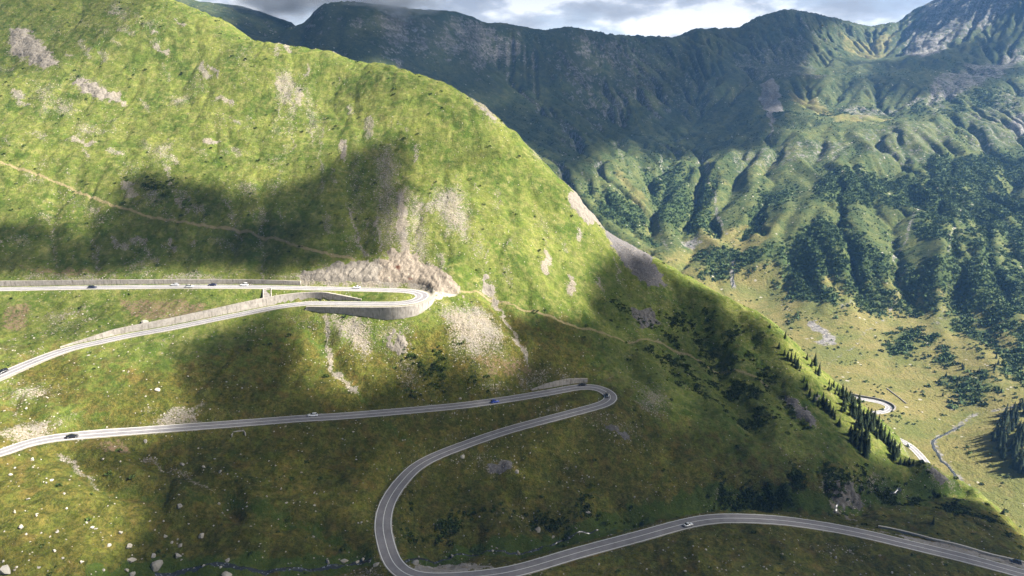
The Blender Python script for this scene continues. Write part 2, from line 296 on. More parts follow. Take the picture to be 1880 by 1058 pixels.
# stream-power erosion: water routed down the steepest neighbour
ny, nx = H.shape; idx = np.arange(ny * nx).reshape(ny, nx)
NB = [(-1, -1), (-1, 0), (-1, 1), (0, -1), (0, 1), (1, -1), (1, 0), (1, 1)]
def flow(H):
    best = np.zeros_like(H); rec = idx.copy(); Hp = np.pad(H, 1, mode='edge'); Ip = np.pad(idx, 1, mode='edge')
    for a, b in NB:
        s = (H - Hp[1 + a:ny + 1 + a, 1 + b:nx + 1 + b]) / math.hypot(a, b); m = s > best
        best = np.where(m, s, best); rec = np.where(m, Ip[1 + a:ny + 1 + a, 1 + b:nx + 1 + b], rec)
    order = np.argsort(-H, axis=None).tolist(); r = rec.ravel().tolist(); A = [1.0] * (ny * nx)
    for i in order:
        j = r[i]
        if j != i: A[j] += A[i]
    return np.array(A).reshape(ny, nx), best / E
jit = rng.random(H.shape)
for it in range(22):
    A, S = flow(H + jit * .4)
    cut = 1.15 * (A * .015) ** .42 * np.clip(S, 0, 1.2) * E * .32
    cut = np.minimum(cut, 4.4) * (.15 + .85 * amp)
    H = H - cut
    k = .022
    Hp = np.pad(H, 1, mode='edge'); lap = Hp[:-2, 1:-1] + Hp[2:, 1:-1] + Hp[1:-1, :-2] + Hp[1:-1, 2:] - 4 * H
    H = H + k * lap
A, S = flow(H)
# keep the large shape where it was measured
def blur(a, n):
    for _ in range(2):
        c = np.cumsum(np.pad(a, ((n + 1, n), (0, 0)), mode='edge'), 0); a = (c[2 * n + 1:] - c[:-2 * n - 1]) / (2 * n + 1)
        c = np.cumsum(np.pad(a, ((0, 0), (n + 1, n)), mode='edge'), 1); a = (c[:, 2 * n + 1:] - c[:, :-2 * n - 1]) / (2 * n + 1)
    return a
H = H + blur(HB - H, 9)
chan = np.log(A) / 9.0
fars = np.concatenate([np.arange(-1290, -100, 7.0), np.arange(-100, 2340, 3.6)])
fys = [300.0]
while fys[-1] < 3900: fys.append(fys[-1] + 2.6 + (fys[-1] - 300) * .0021)
fys = np.array(fys)
eg = Grid(ex, ey, H); FX, FY = np.meshgrid(fars, fys)
def res(a): return smooth_resample(ex, ey, a, np.clip(fars, ex[1], ex[-3]), np.clip(fys, ey[1], ey[-3]))
FZ = res(H); FCH = eg(FX, FY, chan); FAMP = eg(FX, FY, amp)
steep = eg(FX, FY, np.hypot(*np.gradient(blur(H, 1), E)))
FZ = FZ + FAMP * (6.5 * fbm(FX / 30, FY / 30, 80, 3, .55, True) * (.35 + ss(.35, .9, steep)) + 2.4 * fbm(FX / 11, FY / 11, 84, 2, .5, True) * (.5 + .8 * ss(.4, .9, steep))) + .35 * fbm(FX / 12, FY / 12, 85, 2)
FZ = FZ + FAMP * ss(20, 190, FZ) * (9 * np.maximum(0, fbm(FX / 75, FY / 75, 87, 4, .6, True)) ** 1.5 + 4 * fbm(FX / 16, FY / 16, 88, 2, .5, True))
gax = FX * .93 - FY * .36 + 16 * gn(FX / 85, FY / 85, 347) + 5 * gn(FX / 25, FY / 25, 348); gal = FX * .36 + FY * .93
rsF = ss(230, 400, FX + .15 * (FY - 700)) * ss(1900, 1450, FY); gul = ss(.42, .93, 1 - np.abs(2.1 * gn(gax / 62, gal / 560, 351)))
wax = FX + 14 * gn(FX / 60, FY / 60, 361) + .35 * (FY - 1500); rwF = ss(1250, 1500, FY) * ss(700, 420, FX); gul2 = ss(.5, .95, 1 - np.abs(2.2 * gn(wax / 48, FY / 420, 363)))
GUL = np.clip(rsF * gul + .42 * rwF * gul2 * ss(-.3, .4, gn(FX / 130, FY / 130, 377)), 0, 1) * np.clip((FZ + 300) / 40, 0, 1) * ss(-.3, .2, gn(FX / 200, FY / 200, 371))
FZ = FZ - 9.5 * GUL
# settle the far crest at the height it has above the valley
CRESTV = np.array([(250, -40), (363, 2), (440, 10), (490, 25), (545, 45), (555, 46), (568, 28), (592, 6), (640, 2), (700, 8), (770, 17), (832, 20), (870, 31), (892, 42), (918, 41), (998, 55), (1045, 48), (1130, 63), (1240, 67), (1274, 52), (1356, 50), (1383, 32), (1441, 16), (1478, 20), (1533, 32), (1597, 48), (1655, 37), (1667, 22), (1713, 0), (1800, -45), (1880, -90), (2000, -110)], float)
for it in range(3):
    d_ = FY * CP - FZ * SP; U_ = 940 + F * FX / d_; V_ = 529 - F * (FY * SP + FZ * CP) / d_
    m_ = (FY > 1350) & (U_ > 250) & (U_ < 2000); ub = np.clip(((U_ - 250) / 6).astype(int), 0, 291)
    vm = np.full(292, 1e9); np.minimum.at(vm, ub[m_], V_[m_]); top = m_ & (V_ < vm[ub] + 1e-6)
    dr = np.zeros(292); zr = np.zeros(292); dr[ub[top]] = FY[top]; zr[ub[top]] = FZ[top]
    uu = 253 + 6 * np.arange(292.); ok = vm < 1e8; err = np.interp(uu, uu[ok], (np.interp(uu, CRESTV[:, 0], CRESTV[:, 1]) - vm)[ok]); dr = np.interp(uu, uu[ok], dr[ok]); zr = np.interp(uu, uu[ok], zr[ok])
    kk = np.hanning(9); kk /= kk.sum(); sm = lambda a: np.convolve(np.pad(a, 4, mode='edge'), kk, 'valid'); dz_ = sm(err * dr / F); zs = sm(zr)
    FZ = FZ - np.where(m_, np.interp(U_, uu, dz_) * ss(np.interp(U_, uu, zs) - 260, np.interp(U_, uu, zs) - 30, FZ), 0)
far = Grid(fars, fys, FZ)
def valley_road(pts):
    P, ok = raycast(far, np.array(pts, float)[:, 0], np.array(pts, float)[:, 1], 420, 1200, 2.0); z = far(P[:, 0], P[:, 1])
    Q = catmull(np.c_[P, z], 1.5); Q[:, 2] = smooth1(far(Q[:, 0], Q[:, 1])[:, None], 41)[:, 0] + .3; Q[:, :2] = smooth1(Q[:, :2], 9); return Q
VROADS = [valley_road([(1470, 716), (1530, 722), (1575, 731), (1600, 735.5), (1622, 742), (1634, 750), (1622, 757), (1600, 757.5), (1560, 755), (1500, 752)]), valley_road([(1560, 790), (1600, 797), (1640, 804), (1664, 814), (1684, 830), (1699, 848), (1708, 863), (1716, 885), (1722, 915)])]
for Q in VROADS:
    w_ = slice(*np.searchsorted(fys, (Q[:, 1].min() - 30, Q[:, 1].max() + 30))), slice(*np.searchsorted(fars, (Q[:, 0].min() - 30, Q[:, 0].max() + 30)))
    gx, gy = FX[w_], FY[w_]; bd = np.full(gx.shape, 1e9); bz = np.zeros(gx.shape)
    for q in Q[::2]:
        dq = np.hypot(gx - q[0], gy - q[1]); m = dq < bd; bd = np.where(m, dq, bd); bz = np.where(m, q[2], bz)
    FZ[w_] = FZ[w_] + (bz - .25 - FZ[w_]) * ss(17, 7, bd)
far = Grid(fars, fys, FZ)
def fhit(pts, t0=450, t1=3600):
    p = np.array(pts, float); P, ok = raycast(far, p[:, 0], p[:, 1], t0, t1, 4.0); return P
print('far terrain', round(time.time() - T0, 1), FZ.shape, NZ.shape)
# ------------------------------------------------------------------ what covers the near hillside
rock = np.zeros(NX.shape); soil = np.zeros(NX.shape); path = np.zeros(NX.shape); wet = np.zeros(NX.shape); shrub = np.zeros(NX.shape)
WXn = NX + 2.6 * gn(NX / 7, NY / 7, 101) + 1.3 * gn(NX / 2.6, NY / 2.6, 102); WYn = NY + 2.6 * gn(NX / 7, NY / 7, 103) + 1.3 * gn(NX / 2.6, NY / 2.6, 104)
def window(P, r):
    a, b = np.searchsorted(nxs, (P[:, 0].min() - r, P[:, 0].max() + r)); c, d = np.searchsorted(nys, (P[:, 1].min() - r, P[:, 1].max() + r))
    return slice(c, d), slice(a, b)
def npoly(mask, pts, val=1.0, soft=5.5):
    P = nhit(pts); w = window(P, soft + 6)
    mask[w] = np.maximum(mask[w], val * ss(-soft, soft, poly_sd(WXn[w], WYn[w], P)))
def nline(mask, pts, width, val=1.0, soft=1.2, warp=True):
    P = nhit(pts); w = window(P, width + soft + 6)
    d = seg_dist((WXn if warp else NX)[w], (WYn if warp else NY)[w], P)
    mask[w] = np.maximum(mask[w], val * ss(width + soft, width - soft * .5, d))
SCREE = [  # loose stone, strength 0..1
    ([(640, 300), (660, 272), (668, 300), (672, 470), (655, 470), (640, 380)], .5), ([(680, 285), (718, 262), (737, 300), (732, 350), (737, 440), (728, 470), (700, 455), (688, 400)], .62),
    ([(724, 350), (748, 348), (751, 440), (762, 472), (735, 490), (728, 430)], 1), ([(745, 335), (777, 360), (788, 440), (795, 500), (750, 482)], .66), ([(800, 346), (850, 345), (868, 400), (860, 455), (830, 430), (800, 400), (783, 370)], .72),
    ([(505, 130), (530, 128), (548, 150), (545, 200), (535, 245), (525, 200), (505, 180)], .72), ([(552, 145), (570, 170), (592, 235), (580, 258), (562, 210)], .7), ([(436, 88), (456, 92), (462, 150), (450, 140)], .5),
    ([(18, 50), (50, 55), (85, 90), (107, 118), (80, 126), (45, 108), (18, 100)], .95), ([(135, 138), (180, 150), (212, 178), (190, 186), (140, 165)], .8), ([(60, 150), (100, 160), (95, 205), (72, 215)], .6), ([(95, 175), (140, 195), (128, 215), (95, 205)], .75),
    ([(140, 228), (175, 232), (172, 252), (145, 248)], .75), ([(310, 185), (345, 175), (332, 195)], .9), ([(280, 272), (320, 258), (305, 300), (285, 298)], .7), ([(350, 160), (366, 148), (362, 175)], .6), ([(228, 300), (262, 305), (240, 330)], .6), ([(215, 0), (235, 25), (228, 45), (195, 10)], .7),
    ([(255, 35), (285, 40), (278, 58)], .8), ([(85, 45), (120, 60), (98, 65)], .7), ([(180, 45), (205, 60), (190, 70)], .6), ([(435, 335), (470, 340), (468, 356), (440, 352)], .8), ([(490, 345), (515, 335), (505, 358)], .8), ([(262, 340), (295, 350), (292, 380), (266, 372)], .75), ([(160, 380), (200, 402), (190, 412), (166, 398)], .7), ([(112, 350), (150, 372), (138, 385)], .6), ([(500, 292), (515, 295), (508, 308)], .7), ([(395, 190), (418, 222), (405, 235)], .6), ([(55, 300), (90, 296), (78, 312)], .6),
    ([(550, 505), (600, 492), (640, 488), (690, 481), (745, 481), (795, 497), (825, 517), (840, 534), (800, 536), (740, 529), (650, 526), (555, 524)], 1), ([(735, 470), (800, 480), (830, 520), (780, 500)], .8),
    ([(600, 580), (662, 585), (692, 620), (667, 662), (650, 640), (618, 610)], .92), ([(690, 595), (740, 600), (756, 640), (730, 652), (700, 630)], .72), ([(800, 568), (882, 558), (932, 620), (922, 648), (870, 662), (838, 650), (828, 620)], .8), ([(722, 640), (762, 655), (768, 720), (745, 732), (733, 690)], .62), ([(875, 660), (905, 690), (890, 705), (860, 690)], .5),
    ([(1110, 428), (1152, 452), (1196, 490), (1225, 526), (1190, 522), (1140, 478)], 1), ([(1045, 367), (1080, 377), (1100, 415), (1080, 412), (1050, 387)], .7), ([(860, 182), (885, 192), (920, 228), (900, 222)], .7), ([(965, 265), (985, 270), (1000, 300), (985, 296)], .6), ([(985, 390), (998, 395), (1010, 435), (998, 430)], .6),
    ([(1440, 728), (1462, 735), (1488, 758), (1500, 790), (1478, 772), (1447, 745)], .95), ([(1175, 712), (1215, 712), (1228, 740), (1210, 772), (1168, 748)], .66), ([(1080, 765), (1175, 792), (1168, 815), (1110, 800)], .55), ([(1125, 782), (1158, 800), (1156, 810)], .8), ([(893, 852), (945, 848), (935, 862), (900, 866)], .8), ([(866, 834), (892, 835), (890, 850), (872, 848)], .8), ([(842, 832), (855, 835), (850, 850), (838, 846)], .7),
    ([(235, 480), (265, 474), (278, 505), (262, 514), (255, 490), (236, 505)], .8), ([(70, 580), (160, 562), (155, 575), (90, 600)], .66), ([(0, 720), (60, 708), (105, 712), (90, 730), (20, 735)], .75), ([(10, 700), (35, 698), (30, 706)], .7), ([(290, 625), (330, 625), (315, 645)], .5), ([(440, 595), (470, 600), (470, 625), (440, 615)], .4), ([(540, 580), (585, 590), (580, 602), (545, 598)], .6),
    ([(888, 510), (912, 525), (905, 550), (880, 535)], .7), ([(1150, 520), (1210, 545), (1245, 550), (1200, 548)], .45), ([(1600, 905), (1650, 895), (1660, 905), (1610, 920)], .6), ([(1530, 890), (1570, 880), (1585, 925), (1545, 940)], .65), ([(1690, 862), (1730, 868), (1752, 890), (1720, 885)], .85), ([(1510, 1008), (1590, 1010), (1588, 1022), (1520, 1018)], .6), ([(1440, 835), (1500, 850), (1480, 862)], .5), ([(720, 1045), (860, 1035), (900, 1042), (800, 1056)], .85), ([(640, 1052), (700, 1050), (705, 1062), (640, 1070)], .8)]
for p, val in SCREE: npoly(rock, p, val * (.93 if val > .94 else .86), 5.0 if val > .94 else 8.0)
# strewn stony patches and drip lines on the upper face, running down the fall line
pr = np.random.default_rng(5)
for k in range(150):
    u = pr.uniform(-20, 640) if k < 105 else pr.uniform(620, 1150); v = pr.uniform(5, 470) if k < 105 else pr.uniform(180, 520)
    if u > 640 and v < 130 + (u - 640) * .62: continue
    L = pr.uniform(8, 34); a = pr.uniform(.2, 1.1) if u < 450 else pr.uniform(1.2, 1.8)
    nline(rock, [(u, v), (u + L * math.cos(a), v + L * math.sin(a))], pr.uniform(.6, 2.6), pr.uniform(.3, .75), 1.6)
for p, wd, val in [([(90, 400), (96, 440), (104, 492)], .7, .5), ([(168, 440), (175, 470), (178, 500)], .7, .55), ([(412, 360), (425, 395), (440, 440)], .8, .5), ([(478, 420), (480, 460), (484, 515)], .9, .5), ([(372, 385), (380, 430)], .7, .5), ([(640, 380), (655, 430), (672, 472)], .9, .7), ([(690, 400), (703, 470)], .8, .7), ([(535, 240), (540, 275)], .8, .6), ([(592, 235), (588, 290), (592, 350)], .8, .5), ([(600, 580), (600, 640), (612, 680), (650, 720)], 1.5, .7), ([(905, 545), (930, 590), (950, 630), (970, 660)], 1.1, .75), ([(300, 300), (312, 340)], .9, .6), ([(565, 210), (575, 270)], .9, .5),
                  ([(110, 842), (140, 862), (165, 885), (180, 902)], 1.0, .62), ([(272, 842), (300, 862), (345, 880), (390, 905)], .7, .58), ([(640, 0), (650, 10)], 1, .2), ([(30, 760), (60, 780), (70, 798)], 1, .4), ([(1560, 955), (1540, 940), (1530, 925)], 1.6, .7)]: nline(rock, p, wd, val)
# strips of pale rubble beside the roads
sh = fbm(NX / 22, NY / 22, 131, 3) + .35 * fbm(NX / 4, NY / 4, 134, 2)
for pts, wd, val in [([(0, 507), (150, 510), (320, 509), (450, 509), (545, 508)], 2.2, .5), ([(20, 796), (110, 780), (200, 775), (330, 768), (420, 762)], 3.4, .62), ([(30, 668), (110, 628), (220, 600), (320, 580)], 4, .35), ([(830, 832), (900, 800), (980, 770), (1040, 752)], 2.6, .45), ([(880, 722), (980, 700), (1060, 690), (1130, 695)], 3.5, .42), ([(0, 640), (60, 615), (160, 590)], 5, .34), ([(1580, 968), (1700, 994), (1880, 1040)], 2.4, .75), ([(130, 625), (330, 590), (500, 548)], 2.5, .3)]:
    m = np.zeros(NX.shape); nline(m, pts, wd, val, 2.5); rock = np.maximum(rock, m * ss(-.35, .25, sh))
for pts, val in [([(200, 552), (300, 546), (380, 556), (390, 585), (260, 590)], .5), ([(0, 560), (55, 555), (60, 600), (0, 610)], .5), ([(1080, 745), (1190, 780), (1140, 800), (1060, 775)], .3), ([(640, 500), (780, 490), (830, 528), (760, 520)], .35), ([(175, 815), (250, 815), (240, 840), (190, 835)], .55), ([(0, 490), (110, 495), (260, 500), (100, 512)], .5), ([(840, 640), (960, 650), (1010, 690), (900, 690)], .45), ([(1020, 680), (1180, 690), (1160, 705), (1040, 698)], .3)]: npoly(soil, pts, val, 3)
NNrm = near.normal(NX, NY)
rock = np.maximum(rock, .5 * ss(.62, .5, NNrm[..., 2]) * (rd > 5.2) * ss(-.3, .3, sh))
rock = np.maximum(rock, .30 * ss(6.6, 4.6, rd))
TRAILS = [[(0, 297), (60, 318), (130, 345), (200, 374), (260, 394), (330, 408), (400, 418), (470, 432), (540, 450), (600, 465), (650, 477)], [(832, 538), (905, 552), (960, 570), (1030, 590), (1100, 610), (1175, 624), (1215, 630), (1262, 650), (1340, 682), (1410, 710)],
          [(0, 468), (80, 452), (150, 432), (240, 404), (300, 380)], [(1180, 625), (1225, 600), (1255, 580)], [(1330, 690), (1420, 760), (1500, 792), (1545, 800)]]
for k, t in enumerate(TRAILS): nline(path, t, [.7, .6, .4, .3, .3][k], [.9, .8, .42, .4, .42][k], .8, False)
STREAM = [(180, 1062), (290, 1050), (420, 1044), (560, 1044), (640, 1034), (690, 1022), (735, 1030), (760, 1032), (850, 1020), (1000, 1004), (1060, 988), (1100, 974), (1180, 954), (1260, 930), (1330, 917), (1420, 916), (1490, 926), (1545, 934), (1580, 918), (1640, 904), (1700, 893), (1750, 890)]
nline(wet, STREAM, 3.2, 1, 3.5); nline(wet, [(420, 930), (520, 960), (600, 985), (660, 1010)], 2, .6, 3); nline(wet, [(560, 600), (700, 770), (770, 840)], 1.2, .6, 2); nline(wet, [(110, 845), (180, 902), (270, 916), (380, 915)], 1.5, .5, 3)
npoly(wet, [(1000, 600), (1120, 480), (1250, 505), (1400, 590), (1500, 710), (1640, 850), (1500, 860), (1330, 820), (1200, 720), (1080, 680)], .42, 14)  # not damp: deep green painted over the spur face to darken its shade
for pts, val in [([(1180, 640), (1330, 590), (1440, 690), (1500, 790), (1380, 800), (1260, 720)], .36), ([(1290, 900), (1400, 870), (1560, 880), (1540, 940), (1300, 925)], .8), ([(1560, 870), (1700, 870), (1840, 960), (1860, 990), (1700, 930)], .6), ([(1040, 900), (1180, 950), (1000, 1000), (920, 960)], .4), ([(220, 330), (300, 315), (400, 350), (360, 380), (260, 370)], .25), ([(700, 640), (850, 650), (880, 700), (760, 720)], .45), ([(1100, 550), (1300, 560), (1400, 620), (1200, 620)], .4), ([(700, 900), (1040, 960), (1000, 1000), (740, 990)], .35)]: npoly(shrub, pts, val, 10)
shrub = shrub * ss(-.25, .35, fbm(NX / 14, NY / 14, 151, 4))
dry = ss(-104, -136, NZ + 18 * fbm(NX / 45, NY / 45, 161, 3)) * .75 + .35 * fbm(NX / 30, NY / 30, 165, 4) + .12
dry *= 1 - .92 * ss(15, 75, NX) * ss(300, 350, NY); dry *= 1 - .5 * ss(60, 160, NX) * ss(270, 310, NY)
dry = np.clip(dry, 0, 1)
for m in (shrub, wet, path): m *= ss(4.5, 7, rd)
rub = rock * (rd > 6)
NZ = NZ + rub * (.75 * np.abs(fbm(NX / 2.4, NY / 2.4, 181, 2)) + .5 * fbm(NX / 5, NY / 9, 184, 2, .5, True))
near = Grid(nxs, nys, NZ)
nearc = np.stack([rock.ravel(), soil.ravel(), dry.ravel()], -1); nearc2 = np.stack([shrub.ravel(), path.ravel(), wet.ravel()], -1)
# ------------------------------------------------------------------ what covers the valley and the mountains
FWX = FX + 22 * gn(FX / 60, FY / 60, 201) + 7 * gn(FX / 18, FY / 18, 202); FWY = FY + 22 * gn(FX / 60, FY / 60, 203) + 7 * gn(FX / 18, FY / 18, 204)
frock = np.zeros(FX.shape); fscrub = np.zeros(FX.shape); fmead = np.zeros(FX.shape)
def fwin(P, r):
    a, b = np.searchsorted(fars, (P[:, 0].min() - r, P[:, 0].max() + r)); c, d = np.searchsorted(fys, (P[:, 1].min() - r, P[:, 1].max() + r)); return slice(c, d), slice(a, b)
def fpoly(mask, pts, val=1., soft=12.):
    if mask is frock and val < .94: val *= .8; soft *= 2.2
    P = fhit(pts); w = fwin(P, soft + 40); mask[w] = np.maximum(mask[w], val * ss(-soft, soft, poly_sd(FWX[w], FWY[w], P)))
def fline(mask, pts, width, val=1., soft=4.):
    val *= .66; width *= .8
    P = fhit(pts); w = fwin(P, width + soft + 30); mask[w] = np.maximum(mask[w], val * ss(width + soft, width - soft * .5, seg_dist(FX[w] + .3 * (FWX - FX)[w], FY[w] + .3 * (FWY - FY)[w], P)))
for p, val in [([(1400, 150), (1420, 142), (1438, 180), (1425, 215), (1418, 235), (1392, 175)], .95), ([(1668, 42), (1700, 60), (1735, 90), (1690, 110), (1640, 100), (1668, 85)], .78), ([(1672, 8), (1760, -20), (1900, -20), (1860, 20), (1740, 85), (1690, 90)], .7), ([(1700, 150), (1760, 125), (1880, 80), (1880, 115), (1760, 180), (1690, 200)], .7), ([(1330, 270), (1560, 250), (1560, 300), (1350, 320)], .5), ([(1560, 240), (1760, 230), (1740, 300), (1600, 300)], .48), ([(1760, 210), (1880, 150), (1880, 260), (1780, 290)], .5), ([(1330, 90), (1480, 60), (1530, 140), (1400, 150)], .55), ([(1100, 80), (1300, 80), (1320, 200), (1150, 180)], .45), ([(1540, 200), (1620, 205), (1730, 165), (1640, 215), (1580, 220)], .6), ([(1700, 190), (1735, 190), (1730, 215), (1715, 205)], .6), ([(1840, 225), (1890, 200), (1890, 240), (1850, 240)], .8), ([(1470, 40), (1520, 75), (1500, 68)], .8),
               ([(1255, 120), (1285, 125), (1285, 140)], .7), ([(1200, 98), (1215, 112), (1195, 115)], .6), ([(1460, 260), (1520, 265), (1490, 275)], .5), ([(1250, 435), (1278, 438), (1270, 452), (1248, 450)], .9), ([(1500, 600), (1530, 590), (1520, 625), (1490, 630)], .95), ([(1550, 550), (1560, 545), (1558, 590), (1545, 580)], .8), ([(1690, 560), (1720, 565), (1735, 600), (1700, 590)], .7), ([(1065, 335), (1080, 340), (1075, 355)], .8), ([(1340, 270), (1360, 275), (1350, 285)], .5)]: fpoly(frock, p, val, 8)
for p, wd, val in [([(1418, 230), (1417, 250)], 4, .9), ([(1290, 290), (1305, 340), (1322, 400), (1335, 430)], 4, .8), ([(1130, 260), (1140, 290), (1200, 380), (1220, 440), (1230, 480)], 3, .7), ([(1470, 40), (1515, 75)], 8, .8), ([(1730, 165), (1640, 212)], 5, .7), ([(1700, 370), (1670, 410), (1655, 455), (1640, 480)], 3, .8), ([(1770, 370), (1745, 440), (1742, 470)], 3, .7), ([(1660, 490), (1640, 570)], 2, .8), ([(1668, 20), (1664, 90)], 6, .8), ([(1345, 480), (1347, 530)], 4, .9), ([(1190, 225), (1260, 120)], 5, .45), ([(1100, 180), (1120, 240)], 4, .4), ([(1880, 215), (1780, 275)], 4, .6), ([(1830, 330), (1760, 420)], 2, .5)]: fline(frock, p, wd, val)
RIVER = [(1640, 570), (1600, 605), (1560, 640), (1510, 670)]; RIVER2 = [(1900, 740), (1850, 748), (1800, 760), (1770, 780), (1735, 797), (1712, 812), (1725, 840), (1745, 862), (1762, 885), (1790, 915)]
fline(frock, RIVER, 2.0, .75, 2.5); fline(frock, RIVER2, 3.5, .9, 4); fline(frock, [(1520, 670), (1600, 690), (1660, 740)], 1.5, .5, 2)
SCRUB = [([(1070, 340), (1130, 350), (1200, 410), (1215, 450), (1160, 430), (1100, 400)], .9), ([(1180, 310), (1240, 330), (1320, 400), (1300, 430), (1220, 400)], .75), ([(1385, 350), (1455, 345), (1440, 380), (1400, 380)], .8), ([(1500, 318), (1560, 305), (1690, 325), (1700, 370), (1650, 385), (1560, 375), (1500, 360)], 1), ([(1700, 290), (1900, 290), (1900, 470), (1780, 470), (1680, 440), (1690, 370)], .95), ([(1280, 460), (1330, 455), (1420, 440), (1450, 455), (1400, 480), (1340, 525), (1285, 510)], .8), ([(1440, 470), (1470, 420), (1540, 420), (1560, 470), (1540, 560), (1480, 560), (1430, 510)], 1), ([(1560, 440), (1650, 490), (1640, 570), (1560, 580), (1540, 540)], .8), ([(1640, 480), (1720, 480), (1720, 560), (1680, 580), (1630, 570)], .95), ([(1720, 470), (1900, 480), (1900, 600), (1740, 600)], .75), ([(1625, 610), (1690, 600), (1680, 650), (1640, 655)], .95), ([(1690, 630), (1740, 615), (1730, 670), (1690, 670)], .95), ([(1780, 600), (1900, 600), (1900, 720), (1800, 700)], .95), ([(1730, 700), (1800, 680), (1860, 700), (1800, 740), (1740, 740)], .6), ([(1400, 470), (1440, 480), (1450, 540), (1420, 520)], .5), ([(1440, 580), (1480, 560), (1500, 575), (1460, 600)], .5), ([(1350, 230), (1480, 215), (1700, 170), (1880, 130), (1880, 190), (1700, 215), (1560, 170)], .35)]
for p, val in SCRUB: fpoly(fscrub, p, val, 16)
fn = fbm(FX / 45, FY / 45, 211, 4); 
acx = FX * .94 - FY * .34 + 25 * gn(FX / 90, FY / 90, 247); alx = FX * .34 + FY * .94
fstk = fbm(acx / 34, alx / 190, 241, 4)
fscrub = np.clip(fscrub * ss(-.40, .24, .5 * fn + 1.25 * fstk + .22 * fscrub), 0, 1) * (1 - frock); fscrub = np.maximum(fscrub, .75 * ss(.2, .6, GUL) * rsF * ss(-120, -200, FZ) * (1 - frock)); frock = np.maximum(frock, .5 * ss(.9, 1.0, GUL) * ss(-.1, .5, fstk))
Fn3 = far.normal(FX, FY, 4.0)
fslope = np.arccos(np.clip(Fn3[..., 2], -1, 1))
cliff = ss(.58, .92, fslope + .18 * fbm(FX / 30, FY / 60, 221, 3)) * ss(-250, -120, FZ)
frock = np.maximum(frock, .56 * cliff * (1 - .35 * ss(300, 600, FX))); frock = np.maximum(frock, .42 * ss(.25, .6, fbm(acx / 26, alx / 120, 251, 4)) * ss(.5, .8, fslope) * ss(-270, -180, FZ)); frock = np.maximum(frock, .35 * ss(150, 330, FZ + 60 * fn))
fmead = ss(-245, -292, FZ + 10 * fn) ; fpoly(fmead, [(1250, 430), (1400, 410), (1440, 440), (1300, 480)], .8, 20); fpoly(fmead, [(1430, 150), (1500, 180), (1560, 210), (1650, 215), (1560, 225), (1460, 190)], .7, 20); fpoly(fmead, [(1540, 60), (1640, 60), (1640, 100), (1560, 100)], .6, 30); fpoly(fmead, [(1300, 340), (1450, 260), (1520, 260), (1400, 340)], .35, 30); fpoly(fmead, [(1100, 290), (1200, 370), (1230, 450), (1160, 380)], .5, 20)
fhigh = ss(-150, 150, FZ)
farc = np.stack([frock.ravel(), fscrub.ravel(), fmead.ravel()], -1); farc2 = np.stack([fhigh.ravel(), ss(-.25, .35, fstk + .5 * fn).ravel(), ss(.35, .9, fslope).ravel()], -1)
print('masks', round(time.time() - T0, 1))
# ------------------------------------------------------------------ materials
class NT:
    def __init__(self, name, rough=.95, spec=.1):
        self.m = bpy.data.materials.new(name); self.m.use_nodes = True; self.t = self.m.node_tree; self.b = self.t.nodes['Principled BSDF']
        self.b.inputs['Roughness'].default_value = rough; self.b.inputs['Specular IOR Level'].default_value = spec
        self.co = self.n('ShaderNodeTexCoord').outputs['Object']
    def n(self, t): return self.t.nodes.new(t)
    def l(self, a, b): self.t.links.new(a, b)
    def setin(self, s, v):
        if isinstance(v, bpy.types.NodeSocket): self.l(v, s)
        elif isinstance(v, tuple): s.default_value = (*v, 1) if len(v) == 3 and len(s.default_value) == 4 else v
        else: s.default_value = v
    def noise(self, scale, detail=4, rough=.6, vec=None, dist=0, out='Fac'):
        n = self.n('ShaderNodeTexNoise'); n.inputs['Scale'].default_value = scale; n.inputs['Detail'].default_value = detail; n.inputs['Roughness'].default_value = rough; n.inputs['Distortion'].default_value = dist
        self.l(vec or self.co, n.inputs['Vector']); return n.outputs[out]
    def voro(self, scale, vec=None, rnd=1):
        n = self.n('ShaderNodeTexVoronoi'); n.inputs['Scale'].default_value = scale; n.inputs['Randomness'].default_value = rnd; self.l(vec or self.co, n.inputs['Vector']); return n.outputs['Distance'], n.outputs['Color']
    def math(self, op, a, b=0.0, c=None):
        n = self.n('ShaderNodeMath'); n.operation = op; self.setin(n.inputs[0], a); self.setin(n.inputs[1], b)
        if c is not None: self.setin(n.inputs[2], c)
        return n.outputs[0]
    def ramp(self, x, a, b, lo=0., hi=1.):
        n = self.n('ShaderNodeMapRange'); n.interpolation_type = 'SMOOTHSTEP'
        self.setin(n.inputs[0], x); n.inputs[1].default_value = a; n.inputs[2].default_value = b; n.inputs[3].default_value = lo; n.inputs[4].default_value = hi; return n.outputs[0]
    def mix(self, f, a, b, mode='MIX'):
        n = self.n('ShaderNodeMix'); n.data_type = 'RGBA'; n.blend_type = mode; self.setin(n.inputs[0], f); self.setin(n.inputs[6], a); self.setin(n.inputs[7], b); return n.outputs[2]
    def attr(self, name):
        a = self.n('ShaderNodeAttribute'); a.attribute_name = name; s = self.n('ShaderNodeSeparateColor'); self.l(a.outputs['Color'], s.inputs[0]); return s.outputs[0], s.outputs[1], s.outputs[2]
    def scale(self, v):
        n = self.n('ShaderNodeMapping'); n.inputs['Scale'].default_value = v; self.l(self.co, n.inputs['Vector']); return n.outputs[0]
    def color(self, c): self.setin(self.b.inputs['Base Color'], c); return self
    def bump(self, h, strength=.5, dist=.3):
        n = self.n('ShaderNodeBump'); n.inputs['Strength'].default_value = strength; n.inputs['Distance'].default_value = dist; self.l(h, n.inputs['Height']); self.l(n.outputs[0], self.b.inputs['Normal']); return self
